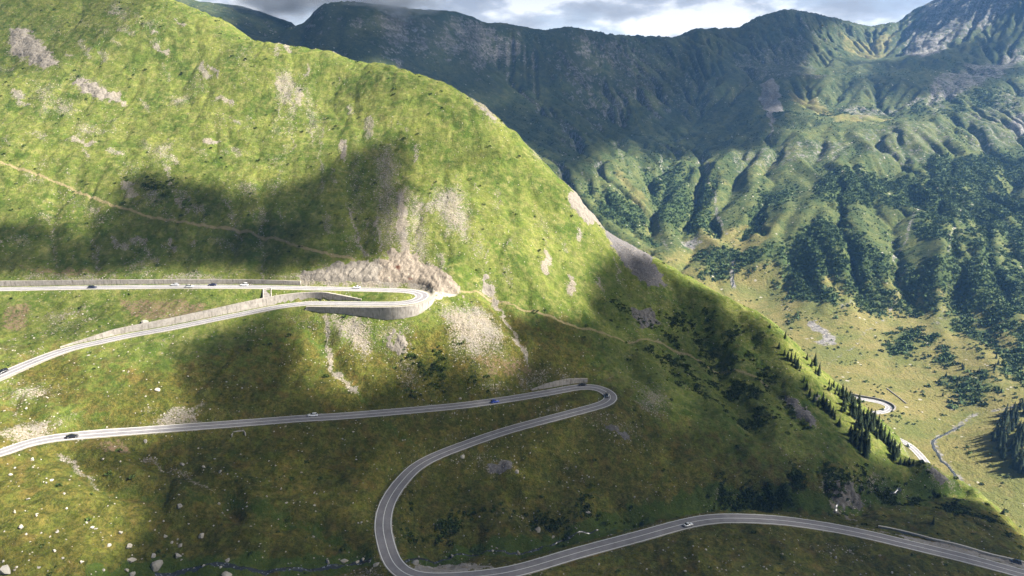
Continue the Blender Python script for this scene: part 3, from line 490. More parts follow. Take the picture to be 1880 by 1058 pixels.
def mat_hillside():
    t = NT('alpine_grass'); rock, soil, dry = t.attr('cover'); shrub, path, wet = t.attr('cover2')
    n1 = t.noise(.045, 5, .6); n2 = t.noise(.22, 5, .65); n3 = t.noise(.9, 4, .7); n4 = t.noise(2.4, 3, .7)
    g = t.mix(t.ramp(n1, .35, .65), (.074, .112, .018), (.162, .180, .040)); g = t.mix(t.ramp(n2, .42, .66), g, (.190, .188, .062)); g = t.mix(t.math('MULTIPLY', t.ramp(n3, .47, .64), .36), g, (.050, .082, .013)); g = t.mix(t.math('MULTIPLY', t.ramp(t.noise(.42, 4, .7), .5, .64), .5), g, (.060, .104, .015))
    d = t.mix(t.ramp(n2, .35, .62), (.098, .108, .020), (.118, .100, .024)); d = t.mix(t.math('MULTIPLY', t.ramp(n3, .46, .60), .8), d, (.050, .056, .010)); d = t.mix(t.math('MULTIPLY', t.ramp(t.noise(.11, 4), .55, .7), .42), d, (.140, .090, .030))
    c = t.mix(t.ramp(t.math('ADD', dry, t.math('MULTIPLY_ADD', n2, .9, -.45)), .3, .75), g, d)
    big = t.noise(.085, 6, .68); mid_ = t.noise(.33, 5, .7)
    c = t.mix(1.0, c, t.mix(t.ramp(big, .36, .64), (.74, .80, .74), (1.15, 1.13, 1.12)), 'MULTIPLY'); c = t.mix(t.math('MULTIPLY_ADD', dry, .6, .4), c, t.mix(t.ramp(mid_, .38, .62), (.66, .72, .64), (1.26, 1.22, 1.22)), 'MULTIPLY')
    wet_shade_f = t.ramp(t.math('ADD', wet, t.math('MULTIPLY_ADD', n3, .7, -.35)), .3, .7); c = t.mix(t.math('MULTIPLY', wet_shade_f, .7), c, (.046, .086, .014))
    shf = t.ramp(t.math('ADD', shrub, t.math('MULTIPLY_ADD', n3, 1.3, -.65)), .22, .5); c = t.mix(t.math('MULTIPLY', shf, .85), c, (.034, .054, .011))
    c = t.mix(t.math('MULTIPLY', t.ramp(t.voro(.55, rnd=1)[0], .35, .85), .55), c, t.mix(.35, c, (.012, .018, .004)))  # dark gaps between tufts: their shade painted into the grass colour
    c = t.mix(t.math('MULTIPLY', t.ramp(n4, .40, .66), .55), c, t.mix(.3, c, (.012, .018, .004))); c = t.mix(t.math('MULTIPLY', t.ramp(t.noise(1.6, 4, .75), .56, .70), .5), c, t.mix(.5, c, (.30, .29, .11)))
    sf = t.ramp(t.math('ADD', soil, t.math('MULTIPLY_ADD', t.noise(.7, 5, .75), 1.4, -.7)), .3, .65); c = t.mix(t.math('MULTIPLY', sf, .85), c, t.mix(n4, (.15, .085, .055), (.24, .17, .125)))
    pf = t.ramp(t.math('ADD', path, t.math('MULTIPLY_ADD', n3, .8, -.4)), .3, .75); c = t.mix(t.math('MULTIPLY', pf, .8), c, (.27, .215, .12))
    st = t.mix(t.ramp(t.noise(.13, 3), .4, .6), (.30, .255, .20), (.235, .215, .19)); st = t.mix(t.ramp(n4, .45, .7), st, (.38, .335, .27)); st = t.mix(t.math('MULTIPLY', t.ramp(t.voro(1.1)[0], .12, .5), .45), st, (.13, .115, .095))
    rf = t.ramp(t.math('ADD', rock, t.math('MULTIPLY_ADD', t.noise(1.1, 6, .8), 2.3, -1.15)), .40, .66); c = t.mix(rf, c, st)
    vd, vc = t.voro(.95); sep = t.n('ShaderNodeSeparateColor'); t.l(vc, sep.inputs[0])
    den = t.math('ADD', t.ramp(t.noise(.05, 4, .6), .45, .68, .008, .12), t.math('MULTIPLY', rock, .5))
    sp = t.math('MULTIPLY', t.math('LESS_THAN', sep.outputs[0], den), t.math('LESS_THAN', vd, t.math('MULTIPLY_ADD', sep.outputs[1], .24, .12)))
    c = t.mix(t.math('MULTIPLY', sp, .9), c, t.mix(sep.outputs[2], (.26, .24, .20), (.44, .40, .34)))
    t.color(c); t.bump(t.math('ADD', t.math('ADD', t.math('MULTIPLY', n3, .7), t.math('MULTIPLY', n4, .3)), t.math('MULTIPLY', sp, .35)), 1.0, 1.3); return t.m
def mat_far():
    t = NT('mountain_cover'); rock, scrub, mead = t.attr('cover'); high, chan, steepf = t.attr('cover2')
    n1 = t.noise(.012, 5, .6); n2 = t.noise(.05, 5, .65); n3 = t.noise(.19, 5, .7)
    g = t.mix(t.ramp(n2, .35, .65), (.052, .076, .024), (.112, .122, .040)); g = t.mix(t.math('MULTIPLY', t.ramp(n3, .46, .66), .6), g, (.028, .046, .014)); g = t.mix(t.math('MULTIPLY', high, .5), g, t.mix(n2, (.021, .028, .019), (.042, .045, .029)))
    g = t.mix(t.math('MULTIPLY', chan, .62), g, (.024, .044, .014)); g = t.mix(t.math('MULTIPLY', t.ramp(t.noise(.09, 6, .8), .52, .66), .5), g, (.13, .135, .05))
    m = t.mix(t.ramp(n2, .3, .7), (.135, .130, .040), (.190, .160, .062)); m = t.mix(t.math('MULTIPLY', t.ramp(n3, .5, .7), .5), m, (.075, .09, .022))
    c0 = t.voro(.12)[0]; g = t.mix(t.math('MULTIPLY', t.ramp(t.math('ADD', t.noise(.16, 5, .75), t.math('MULTIPLY', t.math('SUBTRACT', 1.0, c0), .12)), .60, .70), .75), g, (.020, .034, .013))
    m = t.mix(t.math('MULTIPLY', t.ramp(t.noise(.016, 5, .65), .45, .62), .6), m, (.085, .110, .030))
    c = t.mix(t.ramp(t.math('ADD', mead, t.math('MULTIPLY_ADD', n2, .8, -.4)), .25, .75), g, m)
    c = t.mix(t.math('MULTIPLY', t.ramp(t.math('ADD', scrub, t.math('MULTIPLY_ADD', n3, 1.2, -.6)), .25, .75), .72), c, t.mix(n3, (.024, .044, .016), (.058, .088, .026)))
    st = t.mix(t.ramp(n3, .35, .65), (.12, .115, .115), (.26, .245, .235))
    band = t.noise(1.0, 4, .6, t.scale((.006, .006, .11))); st = t.mix(t.math('MULTIPLY', t.math('MULTIPLY', high, .8), t.ramp(band, .42, .58)), st, (.105, .100, .098))
    rf = t.ramp(t.math('ADD', rock, t.math('MULTIPLY_ADD', t.noise(.11, 7, .8, dist=.6), 1.9, -.95)), .42, .62); c = t.mix(rf, c, st)
    vd, vc = t.voro(.16); sep = t.n('ShaderNodeSeparateColor'); t.l(vc, sep.inputs[0])
    sp = t.math('MULTIPLY', t.math('LESS_THAN', sep.outputs[0], t.ramp(t.noise(.02, 4), .45, .65, .01, .12)), t.math('LESS_THAN', vd, t.math('MULTIPLY_ADD', sep.outputs[1], .22, .16)))
    c = t.mix(t.math('MULTIPLY', sp, .75), c, (.36, .33, .29))
    t.color(c); t.bump(t.math('ADD', t.math('MULTIPLY', n3, .7), t.math('MULTIPLY', t.noise(.5, 4, .7), .3)), .9, 5.0); return t.m
def mat_mottle(name, a, b, scale=1., rough=.9, spec=.2, bump=.4, dist=.1, speck=None):
    t = NT(name, rough, spec); n = t.noise(scale, 5, .65); c = t.mix(t.ramp(n, .3, .7), a, b)
    if speck: c = t.mix(t.ramp(t.noise(scale * 4.3, 3, .7), .55, .7, 0, .8), c, speck)
    t.color(c); t.bump(n, bump, dist); return t.m
# ------------------------------------------------------------------ the setting
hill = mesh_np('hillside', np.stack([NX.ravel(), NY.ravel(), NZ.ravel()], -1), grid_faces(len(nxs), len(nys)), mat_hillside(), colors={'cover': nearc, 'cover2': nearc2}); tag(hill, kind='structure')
FV = np.stack([FX.ravel(), FY.ravel(), FZ.ravel()], -1); ff = grid_faces(len(fars), len(fys)); MF = mat_far()
isf = ((fmead.ravel()[ff].mean(1) > .5) & (FV[ff, 2].mean(1) < -262))
for nm, m in (('valley_floor', isf), ('mountains', ~isf)):
    f = ff[m]; u, inv = np.unique(f, return_inverse=True)
    tag(mesh_np(nm, FV[u], inv.reshape(-1, 4), MF, colors={'cover': farc[u], 'cover2': farc2[u]}), kind='structure')
def ribbon(name, P, N, offs, dz, mat, parent=None):
    offs = [np.broadcast_to(o, len(P)) for o in offs]; dz = [np.broadcast_to(d, len(P)) for d in (dz if isinstance(dz, (list, tuple)) else [dz] * len(offs))]
    V = np.stack([np.c_[P[:, :2] + N * o[:, None], P[:, 2] + d] for o, d in zip(offs, dz)], 1).reshape(-1, 3)
    return mesh_np(name, V, grid_faces(len(offs), len(P)), mat, parent)
TAR = mat_mottle('worn_tarmac', (.165, .158, .168), (.225, .216, .222), .25, .85, .3, .25, .03, (.17, .16, .17))
GRV = mat_mottle('pale_gravel', (.23, .208, .172), (.34, .31, .265), 1.2, .95, .1, .6, .15, (.15, .14, .08))
LINE = mat_mottle('road_paint', (.62, .62, .60), (.74, .74, .72), 2., .6, .3, .1, .02)
def make_road(P, seed):
    t, N = frame2(P); s = np.arange(len(P)) * 1.0
    rd_ = ribbon('road', P, N, [-3.35, -1.7, 0, 1.7, 3.35], [-.03, .0, .02, .0, -.03], TAR); tag(rd_, kind='structure')
    for o, wd in ((-3.08, .14), (3.08, .14), (0, .12)): ribbon('lane_marking', P, N, [o - wd, o + wd], .035, LINE, rd_)
    for sg in (-1, 1):
        wv = (np.interp(s, [ULIM - 30, ULIM + 30], [3.95, 3.52]) if seed == 1 else 3.6) + np.interp(s, [ULIM - 30, ULIM + 30], [.35, .16]) * gn(s / 14, s * 0 + seed + sg, 5) + .25 * gn(s / 3, s * 0 + seed + sg, 6)
        if seed == 1:
            a, b = road_s(110, 645), road_s(-20, 700); k = np.clip(np.interp(s, [min(a, b) - 15, min(a, b) + 20, max(a, b), max(a, b) + 20], [0, 1, 1, 0]), 0, 1)
            if sg < 0: pass
            wv = wv + (1.6 * k if sg == SHSIDE else .5 * k); h = np.exp(-((s - road_s(775, 545)) / 16) ** 2); wv = wv + h * (1.0 if sg == 1 else 0)
        vg = ribbon('gravel_verge', P, N, [3.3 * sg, (3.3 + wv) / 2 * sg, wv * sg][::sg], [-.045, -.05, -.10][::sg], GRV); tag(vg, kind='structure')
SHSIDE = 1
ULIM = road_s(306, 787)
make_road(ROAD, 1)
for k, Q in enumerate(VROADS): make_road(Q, 20 + k)
# the gravel lay-by at the foot of the lowest bend and the lane behind the parapet
def drape(name, pts, mat, dz=.06, warp=1.2, cell=.7, kind='structure'):
    P = nhit(pts); xs = np.arange(P[:, 0].min() - 2, P[:, 0].max() + 2, cell); ys = np.arange(P[:, 1].min() - 2, P[:, 1].max() + 2, cell); X, Y = np.meshgrid(xs, ys)
    sd = poly_sd(X + warp * gn(X / 4, Y / 4, 401), Y + warp * gn(X / 4, Y / 4, 402), P); Zp = near(X, Y) + np.minimum(dz, .12 * sd)
    f = grid_faces(len(xs), len(ys)); f = f[(sd.ravel()[f] > -.6).all(1)]; u, inv = np.unique(f, return_inverse=True)
    return tag(mesh_np(name, np.stack([X.ravel(), Y.ravel(), Zp.ravel()], -1)[u], inv.reshape(-1, 4), mat), kind=kind)
drape('gravel_pavement', [(778, 534), (812, 534), (842, 539), (815, 546), (790, 556), (778, 550)], GRV, .05)
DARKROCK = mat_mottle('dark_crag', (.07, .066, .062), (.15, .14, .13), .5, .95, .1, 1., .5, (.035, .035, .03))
GSC = mat_mottle('grey_scree_stone', (.085, .08, .08), (.16, .15, .148), .9, .95, .1, 1.0, .6, (.045, .042, .042))
drape('scree', [(1108, 424), (1122, 426), (1160, 448), (1200, 484), (1232, 528), (1196, 528), (1146, 484)], GSC, .28, 3.0, .7, 'stuff')
drape('scree', [(1440, 727), (1464, 735), (1490, 758), (1502, 792), (1476, 774), (1446, 746)], GSC, .2, 2.5, .6, 'stuff')
drape('scree', [(893, 852), (945, 848), (935, 862), (900, 866)], GSC, .15, 2., .6, 'stuff'); drape('scree', [(1125, 782), (1150, 794), (1162, 812), (1140, 802)], GSC, .15, 2., .6, 'stuff')
GRV2 = mat_mottle('grey_gravel', (.20, .185, .17), (.30, .28, .26), 1.2, .95, .1, .6, .15, (.14, .13, .10))
drape('gravel_pavement', [(752, 1050), (800, 1040), (870, 1034), (905, 1042), (850, 1050), (790, 1053)], GRV2)
drape('gravel_pavement', [(1640, 979), (1720, 996), (1800, 1016), (1890, 1042), (1905, 1054), (1800, 1024), (1720, 1005), (1660, 989)], GRV2)
# streams
WATER = NT('stream_water', .12, .5); wn_ = WATER.noise(.9, 5, .7); WATER.color(WATER.mix(WATER.ramp(wn_, .55, .68), (.030, .034, .036), (.30, .32, .35))); WATER.b.inputs['Roughness'].default_value = .22; WATER.bump(wn_, .5, .15); WATER = WATER.m
def stream(pts, g, hit, wd, seed, dz=.12):
    P = hit(pts); Q = catmull(np.c_[P, g(P[:, 0], P[:, 1])], 1.0); s = np.arange(len(Q)) * 1.
    Q[:, 0] += 1.6 * gn(s / 9, s * 0 + seed, 1); Q[:, 1] += 1.6 * gn(s / 9, s * 0 + seed, 2); Q[:, :2] = smooth1(Q[:, :2], 5)
    t, N = frame2(Q); ww = wd * (1 + .55 * gn(s / 5, s * 0 + seed, 3))
    offs = [-ww, -ww * .4, ww * .4, ww]; V = []
    for o, d in zip(offs, (-.03, dz, dz, -.03)):
        xy = Q[:, :2] + N * o[:, None]; V.append(np.c_[xy, np.minimum(g(xy[:, 0], xy[:, 1]), g(Q[:, 0], Q[:, 1]) + .5) + d])
    return tag(mesh_np('stream_water', np.stack(V, 1).reshape(-1, 3), grid_faces(4, len(Q)), WATER), kind='structure')
stream([(280, 1054), (350, 1046), (430, 1041), (500, 1047), (600, 1043), (650, 1034), (690, 1026)], near, nhit, 1.0, 1)
stream([(742, 1034), (790, 1030), (850, 1020), (930, 1013), (1000, 1004)], near, nhit, .55, 2); stream([(1000, 1004), (1030, 992), (1100, 974)], near, nhit, .35, 3)
stream([(1538, 946), (1534, 932), (1545, 922)], near, nhit, .7, 4); stream([(1620, 910), (1640, 902), (1655, 896)], near, nhit, .9, 5)
stream(RIVER2[3:], far, fhit, 1.2, 6, .25); stream([(1345, 482), (1347, 505), (1344, 530)], far, fhit, 1.1, 7, .3)
# ------------------------------------------------------------------ walls
CON = NT('weathered_concrete', .9, .2); cn = CON.noise(.5, 5, .7); cs = CON.noise(1, 4, .6, CON.scale((1.3, 1.3, .22))); CON.color(CON.mix(CON.math('MULTIPLY', CON.ramp(cs, .48, .72), .75), CON.mix(CON.ramp(cn, .35, .65), (.27, .245, .215), (.37, .34, .30)), (.11, .096, .08))); CON.bump(cn, .4, .1); CON = CON.m
DCON = mat_mottle('dark_old_stone', (.12, .11, .10), (.22, .20, .185), .8, .95, .1, .5, .15, (.30, .28, .26))
def wall(name, S, side, h, fill, label, mat=CON, off=5.0, th=1.9, P=ROAD, N=RN, lip=.12):
    n = len(S); Q = P[S]; Nn = N[S] * side; h = np.asarray(h, float); s = np.arange(n)
    if fill: prof = [(off + th, -h - 1.2), (off + th, np.zeros(n) + .10), (off + th - .35, np.zeros(n) + .10), (off + .1, np.zeros(n) - .02)]
    else: prof = [(off, np.zeros(n) - .5), (off, h + lip + .06 * gn(s / 3., s * 0, 9)), (off + .4, h + lip + .06 * gn(s / 3., s * 0, 9)), (off + th, h - .1)]
    rows = []
    for o, z in prof: rows.append(np.c_[Q[:, :2] + Nn * o, Q[:, 2] + z])
    f = grid_faces(4, n); V = np.stack(rows, 1).reshape(-1, 3)
    if (side < 0) != fill: f = f[:, ::-1]
    w = mesh_np(name, V, f, mat, smooth=False)
    bm = bmesh.new(); bm.from_mesh(w.data); be = [e for e in bm.edges if e.is_boundary]; bmesh.ops.contextual_create(bm, geom=[v for v in bm.verts if v.index in (0, 1, 2, 3)]); bm.verts.ensure_lookup_table(); bmesh.ops.contextual_create(bm, geom=list(bm.verts[-4:])); bm.to_mesh(w.data); bm.free()
    tag(w, label, 'retaining wall')
    # buttress piers that break the face
    return w
def wsmooth(a): return smooth1(a[:, None], 5)[:, 0]
wall('retaining_wall', S_TOPWALL, 1, wsmooth(WL[S_TOPWALL]), False, 'long low concrete wall on the uphill side of the topmost road')
wall('retaining_wall', S_MIDWALL, -1, wsmooth(WR[S_MIDWALL]), False, 'pale wedge-shaped concrete wall between the two upper road levels')
wall('retaining_wall', S_HAIRWALL, 1, wsmooth(FL[S_HAIRWALL]), True, 'tall pale concrete wall holding up the upper hairpin bend')
wall('retaining_wall', S_LOWWALL, 1, wsmooth(WL[S_LOWWALL]), False, 'short grey concrete wall above the middle hairpin bend')
def strip_wall(name, pts, hit, g, h, th, mat, label, cat, step=1.0):
    P = hit(pts); Q = catmull(np.c_[P, g(P[:, 0], P[:, 1])], step); z = smooth1(g(Q[:, 0], Q[:, 1])[:, None], 9)[:, 0]; t, N = frame2(Q)
    rows = [np.c_[Q[:, :2] + N * o, z + dz] for o, dz in ((-th / 2, -1), (-th / 2, h), (th / 2, h), (th / 2, -1))]
    w = mesh_np(name, np.stack(rows, 1).reshape(-1, 3), grid_faces(4, len(Q))[:, ::-1], mat, smooth=False); return tag(w, label, cat)
strip_wall('parapet_wall', [(1612, 969), (1660, 980), (1720, 994), (1790, 1011), (1850, 1028), (1895, 1041)], nhit, near, 1.0, .7, mat_mottle('bleached_concrete', (.42, .40, .36), (.56, .53, .48), 1.5), 'low pale parapet running beside the lowest road at the right edge', 'wall')
strip_wall('avalanche_wall', [(1628, 714), (1640, 723), (1652, 732), (1664, 742)], fhit, far, .9, .9, DCON, 'dark stone wall slanting across the valley meadow above the far bend', 'wall')
q0 = VROADS[0]; t0, n0 = frame2(q0); k0 = np.argmin(np.abs((940 + F * q0[:, 0] / (q0[:, 1] * CP - q0[:, 2] * SP)) - 1628))
wall('retaining_wall', np.arange(5, max(12, k0)), 1, np.full(max(12, k0) - 5, 1.7), False, 'low dark wall along the far valley bend', DCON, 4.6, 1.5, q0, n0)
# ------------------------------------------------------------------ boxes and beams
def add_box(bm, c, sx, sy, sz, M=None):
    r = bmesh.ops.create_cube(bm, size=1); bmesh.ops.scale(bm, vec=(sx, sy, sz), verts=r['verts']); bmesh.ops.translate(bm, vec=c, verts=r['verts'])
    if M is not None: bmesh.ops.transform(bm, matrix=M, verts=r['verts'])
    return r['verts']
def on_near(u, v):
    p = nhit([(u, v)])[0]; return Vector((p[0], p[1], float(near(p[0], p[1]))))
# drainage chute under the top road
a, b = on_near(491, 532), on_near(491, 553); ch = empty('drainage_chute', b); tag(ch, 'paved drainage chute with two pale side walls below the top road', 'drain'); d = a - b; L = d.length; yaw = math.atan2(d.y, d.x); pit = math.asin(d.z / L)
for nm, y, wd, hh, mt_ in (('side_wall', 2.0, .45, 1.0, CON), ('side_wall', -2.0, .45, 1.0, CON), ('channel_bed', 0, 3.6, .35, DCON)):
    bm = bmesh.new(); add_box(bm, (L * .5, y, .2 if nm == 'side_wall' else 0), L * 1.15, wd, hh); bmesh.ops.bevel(bm, geom=bm.edges[:], offset=.06, segments=1)
    o = bm_obj(nm, bm, mt_, ch); o.rotation_euler = (0, -pit, yaw)
# culvert mouth under the middle road
k = road_s(436, 777); c = ROAD[k]; cv = empty('culvert', (c[0] - RN[k, 0] * 6.2 * -1, c[1] - RN[k, 1] * 6.2 * -1, c[2] - 2.6)); side = 1 if RN[k, 1] < 0 else -1
cv.location = (c[0] + RN[k, 0] * 6.0 * side, c[1] + RN[k, 1] * 6.0 * side, c[2] - 2.2); cv.rotation_euler = (0, 0, math.atan2(RT[k, 1], RT[k, 0])); tag(cv, 'concrete culvert mouth with splayed wing walls below the middle road', 'culvert')
bm = bmesh.new(); add_box(bm, (0, 0, 1.35), 4.6, .45, .5); bm_obj('lintel', bm, CON, cv)
for sx in (-1, 1):
    bm = bmesh.new(); add_box(bm, (sx * 2.15, -.9, .1), .4, 2.4, 2.2); bmesh.ops.rotate(bm, cent=(sx * 2.1, 0, 0), matrix=Matrix.Rotation(sx * .3, 3, 'Z'), verts=bm.verts); bm_obj('wing_wall', bm, CON, cv)
bm = bmesh.new(); add_box(bm, (0, .12, .3), 3.8, .15, 2.2); bm_obj('shade_panel', bm, mat_mottle('culvert_shadow', (.03, .03, .03), (.05, .05, .05)), cv)  # dark slab stands in for the shade inside the mouth
# ------------------------------------------------------------------ rock outcrops
ROCKM = NT('banded_rock', .92, .15); ROCKM.co = ROCKM.scale((1, 1, 1)); mpn = ROCKM.co.node; mpn.inputs['Rotation'].default_value = (0, .75, .3); rb = ROCKM.noise(.55, 7, .75, ROCKM.scale((2.6, .7, .5)), .8); rc = ROCKM.noise(.08, 3)
ROCKM.color(ROCKM.mix(ROCKM.math('MULTIPLY', ROCKM.ramp(rb, .52, .66), .8), ROCKM.mix(ROCKM.ramp(rb, .3, .55), ROCKM.mix(rc, (.155, .135, .112), (.12, .112, .105)), (.20, .178, .148)), (.055, .048, .042))); ROCKM.bump(rb, .9, .7); ROCKM = ROCKM.m
RUSTM = NT('rusty_rock', .92, .15); RUSTM.co = RUSTM.scale((1, 1, 1)); mpn = RUSTM.co.node; mpn.inputs['Rotation'].default_value = (0, .75, .3); rb = RUSTM.noise(.55, 7, .75, RUSTM.scale((2.6, .7, .5)), .8); rr = RUSTM.noise(.13, 4, .6, RUSTM.scale((1.6, 1, .6)))
RUSTM.color(RUSTM.mix(RUSTM.math('MULTIPLY', RUSTM.ramp(rb, .52, .66), .75), RUSTM.mix(RUSTM.ramp(rr, .60, .70), RUSTM.mix(RUSTM.ramp(rb, .3, .55), (.17, .142, .112), (.225, .19, .15)), (.13, .058, .034)), (.06, .05, .04))); RUSTM.bump(rb, .9, .7); RUSTM = RUSTM.m
def outcrop(pts, amp, mat, label, seed, cell=.55, g=near, hit=nhit, lean=.9, cut=-.12):
    P = hit(pts); xs = np.arange(P[:, 0].min() - 4, P[:, 0].max() + 4, cell); ys = np.arange(P[:, 1].min() - 4, P[:, 1].max() + 4, cell); X, Y = np.meshgrid(xs, ys); z0 = g(X, Y)
    sc = cell / .55; sd = poly_sd(X + 3.4 * sc * gn(X / 6 / sc, Y / 6 / sc, seed), Y + 3.4 * sc * gn(X / 6 / sc, Y / 6 / sc, seed + 1), P)
    q = X * .8 - z0 * lean; strat = fbm(q / 2.6 / sc, (Y + X * .4) / 14 / sc, seed + 2, 4, .65, True); blk = fbm(X / 7 / sc, z0 / 5. / sc, seed + 3, 4)
    frag = fbm(X / 3.2 / sc, Y / 3.2 / sc, seed + 4, 3)
    keep_ = ss(5.3, 8.5, g(X, Y, rd)) if g is near else 1.0
    off = amp * np.clip(sd / (4.5 * sc) + .9 * blk + .5 * frag, -.8, 1) * (.45 + .75 * strat) + amp * cut; off = off * keep_ - .5 * (1 - keep_)
    f = grid_faces(len(xs), len(ys)); f = f[(off.ravel()[f] > -.5 * sc).any(1) & (sd.ravel()[f] > -3 * sc).all(1)]; u, inv = np.unique(f, return_inverse=True)
    nn = g.normal(X, Y); V = np.stack([X + nn[..., 0] * off, Y + nn[..., 1] * off, z0 + nn[..., 2] * off], -1).reshape(-1, 3)
    return tag(mesh_np('rock_outcrop', V[u], inv.reshape(-1, 4), mat, smooth=False), label, 'rock outcrop')
outcrop([(548, 517), (560, 500), (600, 489), (640, 482), (692, 474), (702, 500), (692, 527), (640, 526), (560, 524)], 1.0, ROCKM, 'pale banded rock cutting above the top road left of its hairpin', 500, cut=.05)
outcrop([(690, 475), (725, 462), (745, 455), (762, 470), (798, 491), (830, 511), (848, 536), (800, 535), (740, 529), (690, 528)], .65, RUSTM, 'rust-streaked rock cutting right behind the upper hairpin bend', 510, cut=.05)
for k, (p, a, lb) in enumerate([([(18, 50), (50, 55), (85, 90), (107, 118), (80, 126), (45, 108), (18, 100)], 1.0, 'grey slanting crag near the upper left corner'), ([(135, 138), (180, 150), (212, 178), (190, 186), (140, 165)], .8, 'pale ledge of rock right below the upper left crag'),
    ([(1695, 862), (1730, 868), (1754, 890), (1720, 884)], 1.3, 'dark broken crag on the edge above the valley river'), ([(1530, 888), (1568, 880), (1590, 905), (1582, 926), (1545, 938)], 1.2, 'shaded rocks in the stream ravine behind the lowest road'),
    ([(1045, 367), (1080, 377), (1102, 416), (1080, 412), (1050, 387)], .5, 'pale broken rock on the skyline edge above the grey scree'), ([(866, 186), (885, 194), (922, 230), (905, 222)], .4, 'thin rock band along the skyline of the sunlit hill'),
    ([(1085, 770), (1120, 775), (1150, 792), (1130, 800)], .6, 'low rocks below the middle hairpin bend'), ([(735, 605), (752, 640), (735, 650), (705, 630), (715, 605)], 1.0, 'sloping slabs of rock under the tall hairpin wall'), ([(888, 510), (912, 525), (905, 550), (880, 535)], .8, 'small grey crag right of the upper hairpin beside the footpath'),
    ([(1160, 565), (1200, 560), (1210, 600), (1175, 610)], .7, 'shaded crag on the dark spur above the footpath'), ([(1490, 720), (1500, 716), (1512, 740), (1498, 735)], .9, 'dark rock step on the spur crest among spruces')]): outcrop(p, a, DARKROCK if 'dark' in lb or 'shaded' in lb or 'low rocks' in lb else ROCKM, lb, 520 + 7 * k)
print('setting', round(time.time() - T0, 1))
# ------------------------------------------------------------------ boulders and stones
STONE = NT('lichen_stone', .92, .15); s1 = STONE.noise(1.3, 5, .7); oi = STONE.n('ShaderNodeObjectInfo'); STONE.color(STONE.mix(STONE.math('MULTIPLY', STONE.ramp(s1, .5, .7), .55), STONE.mix(oi.outputs['Random'], (.27, .255, .23), (.40, .365, .31)), (.13, .12, .085))); STONE.bump(s1, .6, .2); STONE = STONE.m
def rock_bm(seed, flat=.7, sub=2):
    bm = bmesh.new(); bmesh.ops.create_icosphere(bm, subdivisions=sub, radius=.5); r_ = random.Random(seed); pl = [(Vector((r_.gauss(0, 1), r_.gauss(0, 1), r_.gauss(0, 1))).normalized(), r_.uniform(.20, .36)) for _ in range(9)]
    for v in bm.verts:
        for n, d in pl:
            e = v.co.dot(n) - d
            if e > 0: v.co -= n * e
        v.co.x *= 1.15; v.co.y *= .95; v.co.z *= flat; v.co *= 1.12 + r_.uniform(-.03, .03)
    return bm
def rock_mesh(seed, flat=.7, sub=2):
    bm = rock_bm(seed, flat, sub); me = bpy.data.meshes.new('boulder'); bm.to_mesh(me); bm.free(); me.materials.append(STONE); return me
RM = [rock_mesh(31 + k, [.72, .6, .85, .5, .7, .95][k]) for k in range(6)]
def boulder(x, y, size, label, group=None):
    o = bpy.data.objects.new('boulder', RM[random.randrange(6)]); COL.objects.link(o); o.location = (x, y, float(near(x, y)) + size * .04); o.rotation_euler = (random.uniform(-.3, .3), random.uniform(-.3, .3), random.uniform(0, 6.28)); o.scale = (size,) * 3; return tag(o, label, 'boulder', group)
BIG = [(288, 1035, 23, 'largest pale boulder, beside the stream at the lower left'), (12, 1043, 27, 'long flat pale slab in the bottom left corner'), (238, 999, 14, 'split grey boulder up the slope from the largest pale boulder'), (241, 1026, 15, 'flat oval grey boulder left of the largest pale boulder'), (282, 1017, 12, 'rounded pale boulder just above the largest pale boulder'), (327, 1018, 15, 'jagged two-part boulder right of the largest pale boulder'),
       (330, 926, 13, 'lone grey boulder below the end of the dark stone gully'), (371, 982, 12, 'tilted angular pale boulder alone in open grass at lower left'), (418, 1026, 10, 'small white round boulder just above the lower left stream'), (631, 1028, 14, 'white upright boulder left of the lowest bend near the stream'), (987, 970, 14, 'white boulder standing alone in the shaded grass inside the lowest bend'), (762, 1032, 16, 'grey boulder on the inner side of the lowest bend beside the stream'), (948, 864, 12, 'pale block lying below the road between the middle and lowest bends'),
       (265, 591, 14, 'sunlit white slab just above the wedge-shaped concrete wall'), (289, 713, 11, 'sunlit pale slab alone on the grass between the second and third roads'), (1079, 939, 10, 'pale boulder by the stream bank far inside the lowest bend')]
MED = [(374, 1037, 8), (40, 966, 11), (51, 915, 8), (602, 1031, 8), (402, 923, 8), (330, 1000, 11), (243, 1053, 12), (233, 1045, 9), (417, 1052, 17), (303, 982, 9), (170, 967, 8), (221, 976, 9), (575, 984, 7), (335, 851, 9), (374, 856, 8), (404, 864, 8), (267, 809, 8), (657, 1030, 8), (667, 1025, 9), (691, 1034, 11), (952, 1014, 9), (850, 837, 9), (845, 731, 6), (1015, 985, 7), (830, 1020, 7), (905, 1010, 6), (200, 1000, 8), (150, 1030, 9), (100, 1010, 8), (70, 1040, 8), (190, 1045, 9), (300, 955, 7), (118, 905, 7), (95, 880, 6), (20, 870, 8), (60, 842, 8)]
def psize(u, v, px):
    p = nhit([(u, v)])[0]; z = float(near(p[0], p[1])); return p, px / F * (p[1] * CP - z * SP)
for u, v, px, lb in BIG: p, s = psize(u, v + px * .25, px); boulder(p[0], p[1], s, lb)
for u, v, px in MED:
    p, s = psize(u, v + px * .25, px); boulder(p[0], p[1], s, 'mid-sized boulder in the lower grass slope or beside the stream' if v > 800 else 'pale stone just above the middle road left of the blue car', 'boulders on the lower slope' if v > 800 else None)
br = np.random.default_rng(23)
